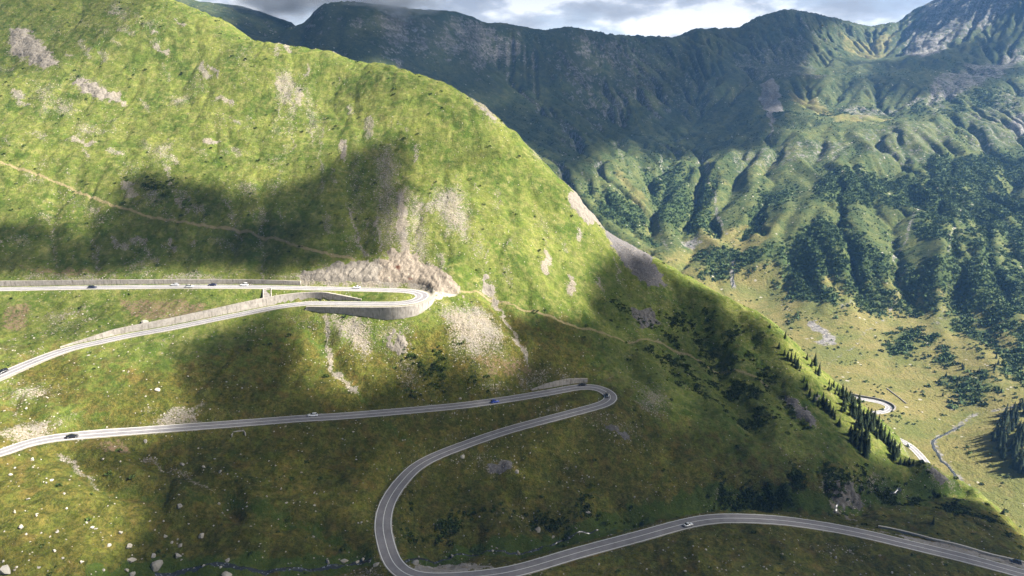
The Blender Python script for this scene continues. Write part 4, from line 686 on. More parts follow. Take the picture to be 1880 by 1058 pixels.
REG = [(70, (0, 840, 420, 1056), 'small pale boulder strewn on the grass of the lower left corner', 'small boulders of the lower left corner', .55, 1.25), (40, (430, 780, 700, 1040), 'small boulder in the brown grass left of the lowest bend', 'small boulders left of the lowest bend', .6, 1.2), (45, (740, 800, 1250, 1010), 'small boulder in the shaded grass inside the lowest bend', 'small boulders inside the lowest bend', .6, 1.3), (40, (20, 560, 480, 760), 'small pale boulder on the bank around the second road', 'small boulders around the second road', .6, 1.2), (35, (1180, 985, 1700, 1056), 'small pale boulder in the brown grass below the lowest road', 'small boulders below the lowest road', .6, 1.2)]
for n, (u0, v0, u1, v1), lb, gr, a, b in REG:
    c = 0
    while c < n:
        u, v = br.uniform(u0, u1), br.uniform(v0, v1)
        p = nhit([(u, v)])[0]; i = min(max(int(round((p[0] - nxs[0]) / CELL)), 0), len(nxs) - 1); j = min(max(int(round((p[1] - nys[0]) / CELL)), 0), len(nys) - 1)
        if rd[j, i] < 7.5 or (n == 35 and v < 985 + (u - 1180) * .09): continue
        boulder(p[0], p[1], a + (b - a) * br.random() ** 2.2, lb, gr); c += 1
# loose stones and scree: far too many to count
def scatter_mesh(name, pos, size, protos, mat, rngs, yaw_only=False, zsq=1.0, colors=None):
    Vs, Fs, off, cs = [], [], 0, []
    for k, (pv, pf) in enumerate(protos):
        m = np.arange(len(pos)) % len(protos) == k; P = pos[m]; S = size[m]; a = rngs.uniform(0, 6.283, len(P)); ca, sa = np.cos(a), np.sin(a)
        X = pv[None, :, 0] * ca[:, None] - pv[None, :, 1] * sa[:, None]; Y = pv[None, :, 0] * sa[:, None] + pv[None, :, 1] * ca[:, None]; Zz = np.broadcast_to(pv[None, :, 2], X.shape)
        V = np.stack([X, Y, Zz * zsq], -1) * S[:, None, None] + P[:, None, :]; f = pf[None] + (np.arange(len(P)) * len(pv))[:, None, None] + off
        Vs.append(V.reshape(-1, 3)); Fs.append(f.reshape(-1, pf.shape[1])); off += V.shape[0] * V.shape[1]; cs.append(np.repeat(rngs.random(len(P)), len(pv)))
    return mesh_np(name, np.concatenate(Vs), np.concatenate(Fs), mat, smooth=False, attrs={'tone': np.concatenate(cs)})
def proto(bm):
    bmesh.ops.triangulate(bm, faces=bm.faces[:]); v = np.array([x.co[:] for x in bm.verts]); f = np.array([[a.index for a in x.verts] for x in bm.faces]); bm.free(); return v, f
SCR = NT('scree_stone', .95, .1); at = SCR.n('ShaderNodeAttribute'); at.attribute_name = 'tone'; SCR.color(SCR.mix(at.outputs['Fac'], (.19, .17, .14), (.38, .335, .27))); SCR = SCR.m
pw = np.clip(rock * .8 + .010 + .035 * ss(.1, .5, fbm(NX / 26, NY / 26, 171, 3)), 0, 1) * (rd > 5.6); 
vis = (NX > -1.0 * NY - 30) & (NX < .85 * NY + 40); pw = pw * vis; pw /= pw.sum()
ii = br.choice(pw.size, 40000, p=pw.ravel()); px_ = NX.ravel()[ii] + br.uniform(-.5, .5, len(ii)); py_ = NY.ravel()[ii] + br.uniform(-.5, .5, len(ii)); sz = .26 + .9 * br.random(len(ii)) ** 3.5
st = scatter_mesh('scattered_stones', np.stack([px_, py_, near(px_, py_) + .05 * sz], -1), sz, [proto(rock_bm(70 + k, .65, 1)) for k in range(3)], SCR, br); tag(st, kind='stuff')
# ------------------------------------------------------------------ dwarf shrubs
def clump_proto(n, seed, w=1., h=.7, leaf=.35):
    r_ = np.random.default_rng(seed); V, Fq = [], []
    for k in range(n):
        th = r_.uniform(0, 6.283); ph = np.arccos(r_.uniform(0, 1)); rr = r_.uniform(.55, 1.0); c = np.array([w * .5 * rr * math.sin(ph) * math.cos(th), w * .5 * rr * math.sin(ph) * math.sin(th), h * rr * math.cos(ph)])
        a = r_.normal(size=3); a /= np.linalg.norm(a); b = np.cross(a, r_.normal(size=3)); b /= np.linalg.norm(b); l = leaf * r_.uniform(.6, 1.3)
        V += [c + a * l, c - .5 * a * l + b * l * .8, c - .5 * a * l - b * l * .8]; Fq.append([3 * k, 3 * k + 1, 3 * k + 2])
    return np.array(V), np.array(Fq)
def leaf_mat(name, a, b):
    t = NT(name, .8, .15); at = t.n('ShaderNodeAttribute'); at.attribute_name = 'tone'; n = t.noise(.35, 3); c = t.mix(at.outputs['Fac'], a, b); t.color(t.mix(t.math('MULTIPLY', n, .5), c, a)); return t.m
pw = (shrub ** 2 + .0006) * (rd > 6) * vis * (rock < .5); pw /= pw.sum(); ii = br.choice(pw.size, 6500, p=pw.ravel()); px_ = NX.ravel()[ii] + br.uniform(-.5, .5, len(ii)); py_ = NY.ravel()[ii] + br.uniform(-.5, .5, len(ii)); sz = .7 + 1.5 * br.random(len(ii)) ** 2.5
tag(scatter_mesh('juniper_shrubbery', np.stack([px_, py_, near(px_, py_) - .1], -1), sz, [clump_proto(34, 5, 1.3, .5, .26), clump_proto(34, 6, 1.6, .42, .26)], leaf_mat('juniper_leaf', (.028, .047, .010), (.080, .118, .026)), br), kind='stuff')
pw = (fscrub ** 1.2) * np.gradient(fys)[:, None] * np.where(FX < -100, 0, 1); pw *= (FY < 1900); pw /= pw.sum(); ii = br.choice(pw.size, 40000, p=pw.ravel()); px_ = FX.ravel()[ii] + br.uniform(-2.5, 2.5, len(ii)); py_ = FY.ravel()[ii] + br.uniform(-3, 3, len(ii)); sz = 2.0 + 4.4 * br.random(len(ii)) ** 2
tag(scatter_mesh('dwarf_pine_shrubbery', np.stack([px_, py_, far(px_, py_) - .3], -1), sz, [clump_proto(15, 8, 1.2, .55, .34), clump_proto(15, 9, 1.4, .45, .34)], leaf_mat('dwarf_pine_needles', (.026, .054, .020), (.100, .150, .050)), br), kind='stuff')
pw = (.02 * ss(-.1, .5, fbm(FX / 30, FY / 30, 233, 3))) * (FZ < -230) * (FY < 1250) * (FX > 150) * (fscrub < .4) * np.gradient(fys)[:, None]; pw /= pw.sum(); ii = br.choice(pw.size, 2600, p=pw.ravel()); px_ = FX.ravel()[ii]; py_ = FY.ravel()[ii]
pw = (FAMP > .2) * (.15 + eg(FX, FY, chan * 0) + ss(-.2, .4, fstk + .5 * fn)) * (FY < 2300) * (FX > 0) * (fscrub < .5) * (frock < .3) * (fmead < .5) * np.gradient(fys)[:, None]; pw /= pw.sum(); i2 = br.choice(pw.size, 26000, p=pw.ravel()); px2 = FX.ravel()[i2] + br.uniform(-2, 2, len(i2)); py2 = FY.ravel()[i2] + br.uniform(-3, 3, len(i2))
tag(scatter_mesh('slope_shrubbery', np.stack([px2, py2, far(px2, py2) - .3], -1), 1.3 + 3.2 * br.random(len(i2)) ** 2.2, [clump_proto(10, 28, 1.3, .45, .36)], leaf_mat('heath_leaf', (.022, .042, .014), (.065, .095, .030)), br), kind='stuff')
tag(scatter_mesh('valley_shrubbery', np.stack([px_, py_, far(px_, py_) - .2], -1), 1.2 + 2.2 * br.random(len(ii)) ** 2, [clump_proto(22, 18, 1.1, .8, .3)], bpy.data.materials['dwarf_pine_needles'], br), kind='stuff')
pw = (frock + .01 * fmead) * (FY < 2200) * np.gradient(fys)[:, None]; pw /= pw.sum(); ii = br.choice(pw.size, 9000, p=pw.ravel()); px_ = FX.ravel()[ii] + br.uniform(-2, 2, len(ii)); py_ = FY.ravel()[ii] + br.uniform(-2, 2, len(ii))
tag(scatter_mesh('valley_rubble', np.stack([px_, py_, far(px_, py_)], -1), .8 + 2.6 * br.random(len(ii)) ** 3, [proto(rock_bm(90 + k, .65, 1)) for k in range(2)], SCR, br), kind='stuff')
print('stuff', round(time.time() - T0, 1))
# ------------------------------------------------------------------ spruces
BARK = mat_mottle('spruce_bark', (.07, .05, .035), (.12, .09, .065), 3.)
NEED = leaf_mat('spruce_needles', (.008, .016, .006), (.026, .044, .013))
def crown_mesh(seed, wd):
    r_ = random.Random(seed); V, Fc, tone = [], [], []
    tiers = 15
    for k in range(tiers):
        h = .08 + .90 * k / tiers; R = r_.uniform(.85, 1.1) * wd * (1 - h) ** .85 * r_.uniform(.82, 1.12) + .012; nb = max(5, int(15 * (1 - h) + 4))
        for j in range(nb):
            if r_.random() < .07: continue
            a = 6.283 * (j + r_.uniform(-.35, .35)) / nb; R2 = R * r_.uniform(.7, 1.1); dz = r_.uniform(-.015, .02); ca, sa = math.cos(a), math.sin(a)
            for q in range(3):
                t0 = q / 3; t1 = (q + 1.35) / 3; w_ = (.30 * R + .012) * (1 - .55 * t0) * r_.uniform(.8, 1.2); zz = lambda t: h + dz + .035 - .30 * R * t ** 1.4
                c0 = Vector((ca * R2 * t0, sa * R2 * t0, zz(t0))); c1 = Vector((ca * R2 * t1, sa * R2 * t1, zz(t1) - .02 * r_.random())); n = Vector((-sa, ca, r_.uniform(-.4, .4))) * w_
                i = len(V); V += [c0 + n * .5, c0 - n * .5, c1 - n * .35 + Vector((0, 0, -.02)), c1 + n * .35 + Vector((0, 0, -.02))]; Fc.append([i, i + 1, i + 2, i + 3]); tone += [r_.random() * .6 + .4 * t1] * 4
    i = len(V); V += [Vector((.008, 0, .93)), Vector((-.008, 0, .93)), Vector((0, .004, 1.03)), Vector((0, -.004, 1.0))]; Fc.append([i, i + 1, i + 2, i + 3]); tone += [.5] * 4
    o = mesh_np('crown', np.array([v[:] for v in V]), np.array(Fc), NEED, smooth=False, attrs={'tone': tone}); return o
def spruce_proto(seed, wd):
    t = empty('spruce_tree'); c = crown_mesh(seed, wd); c.parent = t; bm = bmesh.new(); bmesh.ops.create_cone(bm, cap_ends=True, segments=7, radius1=.022, radius2=.004, depth=1.1); bmesh.ops.translate(bm, vec=(0, 0, .45), verts=bm.verts); bm_obj('trunk', bm, BARK, t, True); return t
SPR = [spruce_proto(100 + k, w_) for k, w_ in enumerate((.19, .23, .27, .21))]; used = [False] * 4
def spruce(x, y, z, h, label, group=None):
    k = random.randrange(4); t = SPR[k] if not used[k] else copy_tree(SPR[k]); used[k] = True
    t.location = (x, y, z - .02 * h); t.rotation_euler = (random.uniform(-.03, .03), random.uniform(-.03, .03), random.uniform(0, 6.28)); h *= random.uniform(.8, 1.15); s = random.uniform(.85, 1.3); t.scale = (h * s, h * s, h); return tag(t, label, 'spruce', group)
def nspruce(u, v, px, label, group=None):
    p, s = psize(u, v, px); spruce(p[0], p[1], float(near(p[0], p[1])), s, label, group)
SPURL, SPURG = 'dark spruce on the crest of the spur above the valley', 'spruces along the spur crest'
jit_ = np.random.default_rng(77)
def thick(L, n): return L + [(u + jit_.normal(0, 5), v + abs(jit_.normal(0, 5)), px * jit_.uniform(.6, 1.0)) for u, v, px in L for _ in range(n)]
for u, v, px in thick([(1462, 668, 14), (1470, 676, 12), (1496, 668, 24), (1503, 686, 26), (1500, 728, 12), (1522, 706, 14), (1530, 712, 18), (1537, 716, 18), (1546, 722, 22), (1552, 730, 26), (1558, 737, 26), (1563, 742, 28), (1568, 748, 26), (1549, 745, 20), (1566, 758, 26), (1572, 766, 24), (1576, 760, 30), (1583, 770, 32), (1590, 778, 34), (1597, 770, 30), (1604, 778, 34), (1611, 786, 34), (1616, 800, 32), (1622, 806, 34), (1630, 816, 34), (1636, 824, 34), (1641, 834, 32), (1646, 838, 26), (1598, 790, 26), (1587, 786, 24), (1607, 800, 22), (1553, 752, 18), (1476, 700, 12), (1575, 780, 20)], 2): nspruce(u, v, px * .9, SPURL, SPURG)
for u, v, px in ([(1440, 652, 16), (1446, 658, 20), (1452, 664, 22), (1458, 668, 24), (1463, 676, 22), (1480, 716, 20), (1486, 728, 18), (1510, 742, 26), (1516, 748, 28), (1522, 756, 30), (1528, 764, 28), (1532, 770, 24), (1502, 746, 22), (1560, 800, 34), (1567, 804, 38), (1574, 808, 40), (1580, 816, 40), (1586, 824, 40), (1592, 830, 36), (1570, 818, 34), (1578, 828, 34), (1588, 838, 32), (1562, 812, 28), (1540, 782, 22), (1494, 738, 20), (1430, 640, 14)]): nspruce(u, v, px * .95, 'almost black spruce in the shade on the near side of the spur', 'shaded spruces on the near side of the spur')
nspruce(1441, 622, 19, 'taller spruce just below the tiny topmost one on the spur skyline'); nspruce(1413, 602, 11, 'tiny spruce topmost on the spur skyline'); nspruce(1481, 661, 14, 'rounded bushy spruce between two pairs on the lit spur strip'); nspruce(1713, 962, 15, 'lone small dark spruce in the grass beyond the lowest road'); nspruce(1841, 944, 16, 'small spruce on the skyline edge at far right')
nspruce(1195, 470, 7, 'tiny lone spruce on the ridge beside the grey scree')
for u, v, px in [(1652, 849, 14), (1660, 850, 16), (1668, 850, 17), (1676, 851, 14), (1664, 852, 12)]: nspruce(u, v + 3, px, 'low bushy spruce at the foot of the spur beside the far road', 'bushy spruces at the foot of the spur')
FPOLY = np.array([(1818, 806), (1840, 764), (1890, 738), (1905, 880), (1872, 872), (1842, 846)], float); n = 0
while n < 110:
    u, v = br.uniform(1815, 1905), br.uniform(738, 880)
    if poly_sd(np.array([u]), np.array([v]), FPOLY)[0] < 0: continue
    p = fhit([(u, v)])[0]; spruce(p[0], p[1], float(far(p[0], p[1])), br.uniform(9, 15), 'dark spruce packed in the dense stand at the right edge', 'spruces of the dense stand at the right edge'); n += 1
for k in range(44):
    u, v = br.uniform(1725, 1890), br.uniform(655, 760)
    if v > 700 + (1890 - u) * .42 or v < 660 + (1800 - u) * .1: continue
    p = fhit([(u, v)])[0]; spruce(p[0], p[1], float(far(p[0], p[1])), br.uniform(4, 8), 'small spruce scattered on the valley slope above the river', 'small spruces scattered above the river')
print('trees', round(time.time() - T0, 1))
# ------------------------------------------------------------------ cars
def paint(name, c, metal=.0):
    t = NT(name, .28, .5); t.color(c); t.b.inputs['Coat Weight'].default_value = .6; t.b.inputs['Metallic'].default_value = metal; n = t.noise(40, 2); t.bump(n, .02, .002); return t.m
GLASS = paint('tinted_glass', (.012, .014, .017)); GLASS.node_tree.nodes['Principled BSDF'].inputs['Roughness'].default_value = .08
RUB = mat_mottle('tyre_rubber', (.02, .02, .02), (.035, .035, .035), 8.); ALU = paint('wheel_alloy', (.45, .45, .46), .7); LAMP = paint('lamp_lens', (.75, .75, .72)); REDL = paint('tail_lens', (.35, .015, .012)); TRIM = mat_mottle('black_trim', (.02, .02, .022), (.03, .03, .03), 5.)
def loft(sections, mat, name, parent, bev=.05):
    bm = bmesh.new(); rings = []
    for x, w, z0, z1, wt in sections: rings.append([bm.verts.new(v) for v in ((x, -w, z0), (x, w, z0), (x, w * 1.0, z0 + (z1 - z0) * .55), (x, wt, z1), (x, -wt, z1), (x, -w, z0 + (z1 - z0) * .55))])
    for a, b in zip(rings[:-1], rings[1:]):
        for i in range(6): bm.faces.new([a[i], a[(i + 1) % 6], b[(i + 1) % 6], b[i]])
    bm.faces.new(rings[0][::-1]); bm.faces.new(rings[-1]); bmesh.ops.recalc_face_normals(bm, faces=bm.faces[:]); bmesh.ops.bevel(bm, geom=[e for e in bm.edges if e.calc_face_angle(0) > .35], offset=bev, segments=2, affect='EDGES')
    return bm_obj(name, bm, mat, parent, True)
def make_car(style, pm):
    t = empty('car'); h = {'hatch': 1.48, 'saloon': 1.42, 'suv': 1.70, 'estate': 1.48, 'van': 1.95}[style]
    loft([(-2.14, .70, .42, .86, .62), (-2.0, .84, .30, .98, .74), (-1.2, .88, .24, 1.0, .80), (.7, .88, .24, .98, .80), (1.5, .86, .26, .90, .76), (2.05, .80, .32, .80, .66), (2.18, .66, .42, .66, .56)], pm, 'body', t)
    back = {'hatch': -2.0, 'saloon': -1.55, 'suv': -2.02, 'estate': -2.06, 'van': -2.08}[style]; top = {'hatch': -1.55, 'saloon': -.85, 'suv': -1.75, 'estate': -1.75, 'van': -1.95}[style]; fr = {'van': 1.35}.get(style, 1.02)
    loft([(back, .72, .92, 1.0, .70), (top, .74, .92, h - .03, .58), (-.2, .76, .92, h, .60), (fr - .75, .75, .92, h - .04, .57), (fr, .72, .90, .96, .70)], GLASS, 'window', t, .03)
    loft([(top - .06, .50, h - .06, h - .01, .46), (-.2, .585, h - .05, h + .035, .54), (fr - .72, .50, h - .07, h - .01, .46)], pm, 'roof', t, .02)
    for sx in (-1.32, 1.32):
        for sy in (-.80, .80):
            bm = bmesh.new(); bmesh.ops.create_cone(bm, cap_ends=True, segments=18, radius1=.33, radius2=.33, depth=.22, matrix=Matrix.Rotation(math.pi / 2, 4, 'X')); bmesh.ops.bevel(bm, geom=[e for e in bm.edges if e.calc_face_angle(0) > 1], offset=.04, segments=2, affect='EDGES'); w_ = bm_obj('wheel', bm, RUB, t, True, (sx, sy, .33))
            bm = bmesh.new(); bmesh.ops.create_cone(bm, cap_ends=True, segments=14, radius1=.20, radius2=.20, depth=.04, matrix=Matrix.Rotation(math.pi / 2, 4, 'X')); bm_obj('rim', bm, ALU, w_, False, (0, .105 * (1 if sy > 0 else -1), 0))
    for sy in (-.58, .58):
        bm = bmesh.new(); add_box(bm, (2.07, sy, .66), .16, .30, .13); bmesh.ops.bevel(bm, geom=bm.edges[:], offset=.03, segments=1, affect='EDGES'); bm_obj('headlight', bm, LAMP, t)
        bm = bmesh.new(); add_box(bm, (-2.07, sy * 1.05, .78), .12, .26, .15); bmesh.ops.bevel(bm, geom=bm.edges[:], offset=.03, segments=1, affect='EDGES'); bm_obj('taillight', bm, REDL, t)
        bm = bmesh.new(); add_box(bm, (.78, sy * 1.62, 1.0), .12, .16, .12); bmesh.ops.bevel(bm, geom=bm.edges[:], offset=.03, segments=1, affect='EDGES'); bm_obj('mirror', bm, pm, t)
    bm = bmesh.new(); add_box(bm, (2.16, 0, .40), .06, 1.1, .12); bm_obj('bumper', bm, TRIM, t); return t
PT = {k: paint(k + '_paint', c) for k, c in {'navy': (.012, .018, .05), 'black': (.010, .010, .012), 'white': (.80, .80, .80), 'blue': (.010, .05, .42), 'grey': (.075, .078, .085), 'silver': (.50, .51, .53)}.items()}
CARS = [(174, 527.5, 'hatch', 'navy', 1, 'dark blue car leftmost on the topmost road'), (320, 525, 'estate', 'silver', -1, 'silver estate car first of the close row on the topmost road'), (351, 526, 'hatch', 'silver', 1, 'light hatchback second of the close row on the topmost road'), (389, 525, 'saloon', 'navy', -1, 'dark navy saloon behind the pale cars on the topmost road'), (445, 524, 'suv', 'white', -1, 'white car last of the row beside the concrete wall on the topmost road'), (653, 529, 'saloon', 'white', -1, 'small white car below the rock cutting near the upper hairpin'),
        (12, 690, 'suv', 'black', 1, 'black car on the broad sunlit road at the left edge'), (132, 800, 'saloon', 'black', 1, 'black saloon on the third road level at lower left'), (573, 767, 'hatch', 'white', -1, 'white hatchback halfway along the middle road'), (904, 733, 'hatch', 'blue', 1, 'bright blue hatchback climbing towards the middle hairpin'), (1072, 707, 'saloon', 'black', -1, 'black saloon at the top of the middle hairpin'), (1126, 727, 'hatch', 'grey', 1, 'dark grey car rounding the tip of the middle hairpin'), (1258, 960, 'saloon', 'white', 1, 'white saloon on the lowest road in the foreground'), (1872, 1047, 'suv', 'navy', 0, 'dark blue car cut off in the lay-by at the right edge')]
def px_of(P):
    d = P[:, 1] * CP - P[:, 2] * SP; return np.stack([940 + F * P[:, 0] / d, 529 - F * (P[:, 1] * SP + P[:, 2] * CP) / d], -1)
RPX = px_of(ROAD)
def put_car(P, T, N, k, off, fwd, style, col, label):
    c = make_car(style, PT[col]); k2 = min(k + 3, len(P) - 1); k1 = max(k - 3, 0); g_ = P[k2] - P[k1]; yaw = math.atan2(T[k, 1], T[k, 0]) + (0 if fwd else math.pi); pit = math.atan2(g_[2], math.hypot(g_[0], g_[1])) * (1 if fwd else -1)
    c.location = (P[k, 0] + N[k, 0] * off, P[k, 1] + N[k, 1] * off, P[k, 2] + .01); c.rotation_mode = 'XYZ'; c.rotation_euler = (0, -pit, yaw); return tag(c, label, 'car', 'cars on the winding road')
for u, v, style, col, dr, lb in CARS:
    k = int(np.argmin(((RPX - (u, v)) ** 2).sum(1)))
    fwd = dr >= 0; off = -1.65 if fwd else 1.65
    if dr == 0: off, fwd = 6.5 , False
    put_car(ROAD, RT, RN, k, off, fwd, style, col, lb)
q = VROADS[1]; t1, n1 = frame2(q); kk = int(np.argmin(((px_of(q) - (1672, 819)) ** 2).sum(1))); put_car(q, t1, n1, kk, -1.6, True, 'van', 'white', 'white van far below on the valley road')
# ------------------------------------------------------------------ a bird over the ridge
BIRD = mat_mottle('dark_feathers', (.012, .012, .014), (.03, .028, .026), 12.)
bm = bmesh.new(); sp = [(-.26, .03, .0), (-.16, .07, .01), (0, .085, .02), (.14, .06, .02), (.22, .045, .03), (.28, .012, .02)]; rings = []
for x, r, z in sp: rings.append([bm.verts.new((x, r * math.cos(a * math.pi / 4), z + r * .85 * math.sin(a * math.pi / 4))) for a in range(8)])
for a, b in zip(rings[:-1], rings[1:]):
    for i in range(8): bm.faces.new([a[i], a[(i + 1) % 8], b[(i + 1) % 8], b[i]])
bm.faces.new(rings[0][::-1]); bm.faces.new(rings[-1])
for sg in (-1, 1):
    pts = [(.13, .05, .03), (.17, .30, .10), (.06, .62, .06), (-.05, .58, .05), (-.06, .30, .08), (-.10, .05, .02)]; up = [bm.verts.new((x, sg * y, z)) for x, y, z in pts]; dn = [bm.verts.new((x, sg * y, z - .018)) for x, y, z in pts]; bm.faces.new(up); bm.faces.new(dn[::-1])
    for i in range(6): bm.faces.new([up[i], up[(i + 1) % 6], dn[(i + 1) % 6], dn[i]])
tl = [bm.verts.new(v) for v in ((-.22, .03, .01), (-.22, -.03, .01), (-.42, -.08, .0), (-.42, .08, .0))]; tl2 = [bm.verts.new((v.co.x, v.co.y, v.co.z - .015)) for v in tl]; bm.faces.new(tl); bm.faces.new(tl2[::-1])
for i in range(4): bm.faces.new([tl[i], tl[(i + 1) % 4], tl2[(i + 1) % 4], tl2[i]])
bmesh.ops.recalc_face_normals(bm, faces=bm.faces[:]); bd = bm_obj('bird', bm, BIRD, None, True, pd(1510, 47, 190)); bd.rotation_euler = (.12, .05, math.radians(170)); tag(bd, 'dark bird gliding in front of the far ridge', 'bird')
print('things', round(time.time() - T0, 1))
# ------------------------------------------------------------------ camera, sun, sky, clouds, haze
cam = bpy.data.objects.new('camera', bpy.data.cameras.new('camera')); COL.objects.link(cam); scene.camera = cam
cam.data.sensor_width = 36; cam.data.lens = 36 * F / 1880; cam.data.clip_end = 20000; cam.data.clip_start = 1
cam.rotation_euler = (math.radians(90) - PITCH, 0, 0)
SUN_EL, SUN_AZ = math.radians(41), math.radians(97)     # azimuth clockwise from the view direction
sdir = np.array([math.sin(SUN_AZ) * math.cos(SUN_EL), math.cos(SUN_AZ) * math.cos(SUN_EL), math.sin(SUN_EL)])
sun = bpy.data.objects.new('sun', bpy.data.lights.new('sun', 'SUN')); COL.objects.link(sun)
sun.data.energy = 5.0; sun.data.angle = math.radians(.5); sun.data.color = (1, .94, .84)
sun.rotation_euler = Vector(sdir).to_track_quat('Z', 'Y').to_euler()
EXPO = 2.05
w = bpy.data.worlds.new('World'); scene.world = w; w.use_nodes = True
nt = w.node_tree; bgn = nt.nodes['Background']
def wn(t): return nt.nodes.new(t)
sky = wn('ShaderNodeTexSky'); sky.sky_type = 'NISHITA'; sky.sun_disc = False; sky.sun_elevation = SUN_EL; sky.sun_rotation = SUN_AZ; sky.altitude = 2000
tc = wn('ShaderNodeTexCoord'); mp = wn('ShaderNodeMapping'); mp.inputs['Scale'].default_value = (1, 1, 2.6); nt.links.new(tc.outputs['Generated'], mp.inputs[0])
def wnoise(sc, det, off):
    m = wn('ShaderNodeMapping'); m.inputs['Location'].default_value = off; nt.links.new(mp.outputs[0], m.inputs[0])
    n = wn('ShaderNodeTexNoise'); n.inputs['Scale'].default_value = sc; n.inputs['Detail'].default_value = det; n.inputs['Roughness'].default_value = .55; nt.links.new(m.outputs[0], n.inputs[0]); return n.outputs[0]
def wramp(x, stops):
    c = wn('ShaderNodeValToRGB'); nt.links.new(x, c.inputs[0]); e = c.color_ramp.elements
    while len(e) < len(stops): e.new(.5)
    for k, (p, col) in enumerate(stops): e[k].position = p; e[k].color = (*col, 1)
    return c.outputs[0]
K = 10.0 / 2 ** EXPO
cl = wramp(wnoise(8.5, 7, SKYOFF if 'SKYOFF' in globals() else (1.3, .2, .4)), [(.40, tuple(K * a for a in (.56, .60, .66))), (.49, tuple(K * a for a in (.74, .79, .86))), (.56, tuple(K * a for a in (1.3, 1.32, 1.35)))])
cov = wramp(wnoise(2.6, 6, (4.1, 2.2, .7)), [(.30, (.55, .55, .55)), (.5, (1, 1, 1))])
mx = wn('ShaderNodeMix'); mx.data_type = 'RGBA'; nt.links.new(cov, mx.inputs[0]); nt.links.new(sky.outputs[0], mx.inputs[6]); nt.links.new(cl, mx.inputs[7])
sx = wn('ShaderNodeSeparateXYZ'); nt.links.new(tc.outputs['Generated'], sx.inputs[0])
dk = wramp(sx.outputs[2], [(.09, (1, 1, 1)), (.26, (.045, .055, .075))]); ml = wn('ShaderNodeMix'); ml.data_type = 'RGBA'; ml.blend_type = 'MULTIPLY'; ml.inputs[0].default_value = 1
nt.links.new(mx.outputs[2], ml.inputs[6]); nt.links.new(dk, ml.inputs[7]); nt.links.new(ml.outputs[2], bgn.inputs[0]); bgn.inputs[1].default_value = .1
scene.view_settings.view_transform = 'Standard'; scene.view_settings.look = 'None'; scene.view_settings.exposure = EXPO
# clouds over the valley that throw the shade
def mat_cloud():
    m = bpy.data.materials.new('cloud_vapour'); m.use_nodes = True; t = m.node_tree; out = t.nodes['Material Output']; t.nodes.remove(t.nodes['Principled BSDF'])
    a = t.nodes.new('ShaderNodeAttribute'); a.attribute_name = 'vapour'; tr = t.nodes.new('ShaderNodeBsdfTransparent'); df = t.nodes.new('ShaderNodeBsdfDiffuse'); df.inputs[0].default_value = (.9, .9, .92, 1)
    tl = t.nodes.new('ShaderNodeBsdfTranslucent'); tl.inputs[0].default_value = (.85, .85, .88, 1); ms = t.nodes.new('ShaderNodeMixShader'); ms.inputs[0].default_value = .05; t.links.new(df.outputs[0], ms.inputs[1]); t.links.new(tl.outputs[0], ms.inputs[2])
    mm = t.nodes.new('ShaderNodeMixShader'); t.links.new(a.outputs['Fac'], mm.inputs[0]); t.links.new(tr.outputs[0], mm.inputs[1]); t.links.new(ms.outputs[0], mm.inputs[2]); t.links.new(mm.outputs[0], out.inputs[0]); return m
CLOUD = mat_cloud()
def cloud_field(g, hit, polys, height, cell, name, warp, puff):
    P3 = []
    for pts, val, soft in polys:
        P = np.array([hit([q])[0] if len(q) == 2 else pd(*q)[:2] for q in pts]); z = g(P[:, 0], P[:, 1]); t = (height - z) / sdir[2]; P3.append((P + sdir[:2] * t[:, None], val, soft))
    allp = np.vstack([p for p, _, _ in P3]); pad = 4 * warp + 40
    xs = np.arange(allp[:, 0].min() - pad, allp[:, 0].max() + pad, cell); ys = np.arange(allp[:, 1].min() - pad, allp[:, 1].max() + pad, cell); X, Y = np.meshgrid(xs, ys)
    XW = X + warp * gn(X / (5 * warp), Y / (5 * warp), 301) + .5 * warp * gn(X / (2 * warp), Y / (2 * warp), 302); YW = Y + warp * gn(X / (5 * warp), Y / (5 * warp), 303) + .5 * warp * gn(X / (2 * warp), Y / (2 * warp), 304)
    A = np.zeros(X.shape)
    for p, val, soft in P3: A = 1 - (1 - A) * (1 - val * ss(-soft, soft, poly_sd(XW, YW, p)))
    A *= 1 - .14 * ss(-.1, .5, fbm(X / (4 * warp), Y / (4 * warp), 310, 3))
    a = np.clip(A, 0, .985)
    th = puff * np.sqrt(A) * (.7 + .5 * fbm(X / (3 * warp), Y / (3 * warp), 320, 4))
    V = np.concatenate([np.stack([X.ravel(), Y.ravel(), (height + np.maximum(th, .5)).ravel()], -1), np.stack([X.ravel(), Y.ravel(), (height - .02 * np.maximum(th, .5)).ravel()], -1)])
    f = grid_faces(len(xs), len(ys)); keep = (A.ravel()[f] > .004).any(1); f = f[keep]
    o = mesh_np(name, V, np.concatenate([f, f[:, ::-1] + X.size]), CLOUD, attrs={'vapour': np.r_[.12 * a.ravel(), a.ravel()]})
    return o
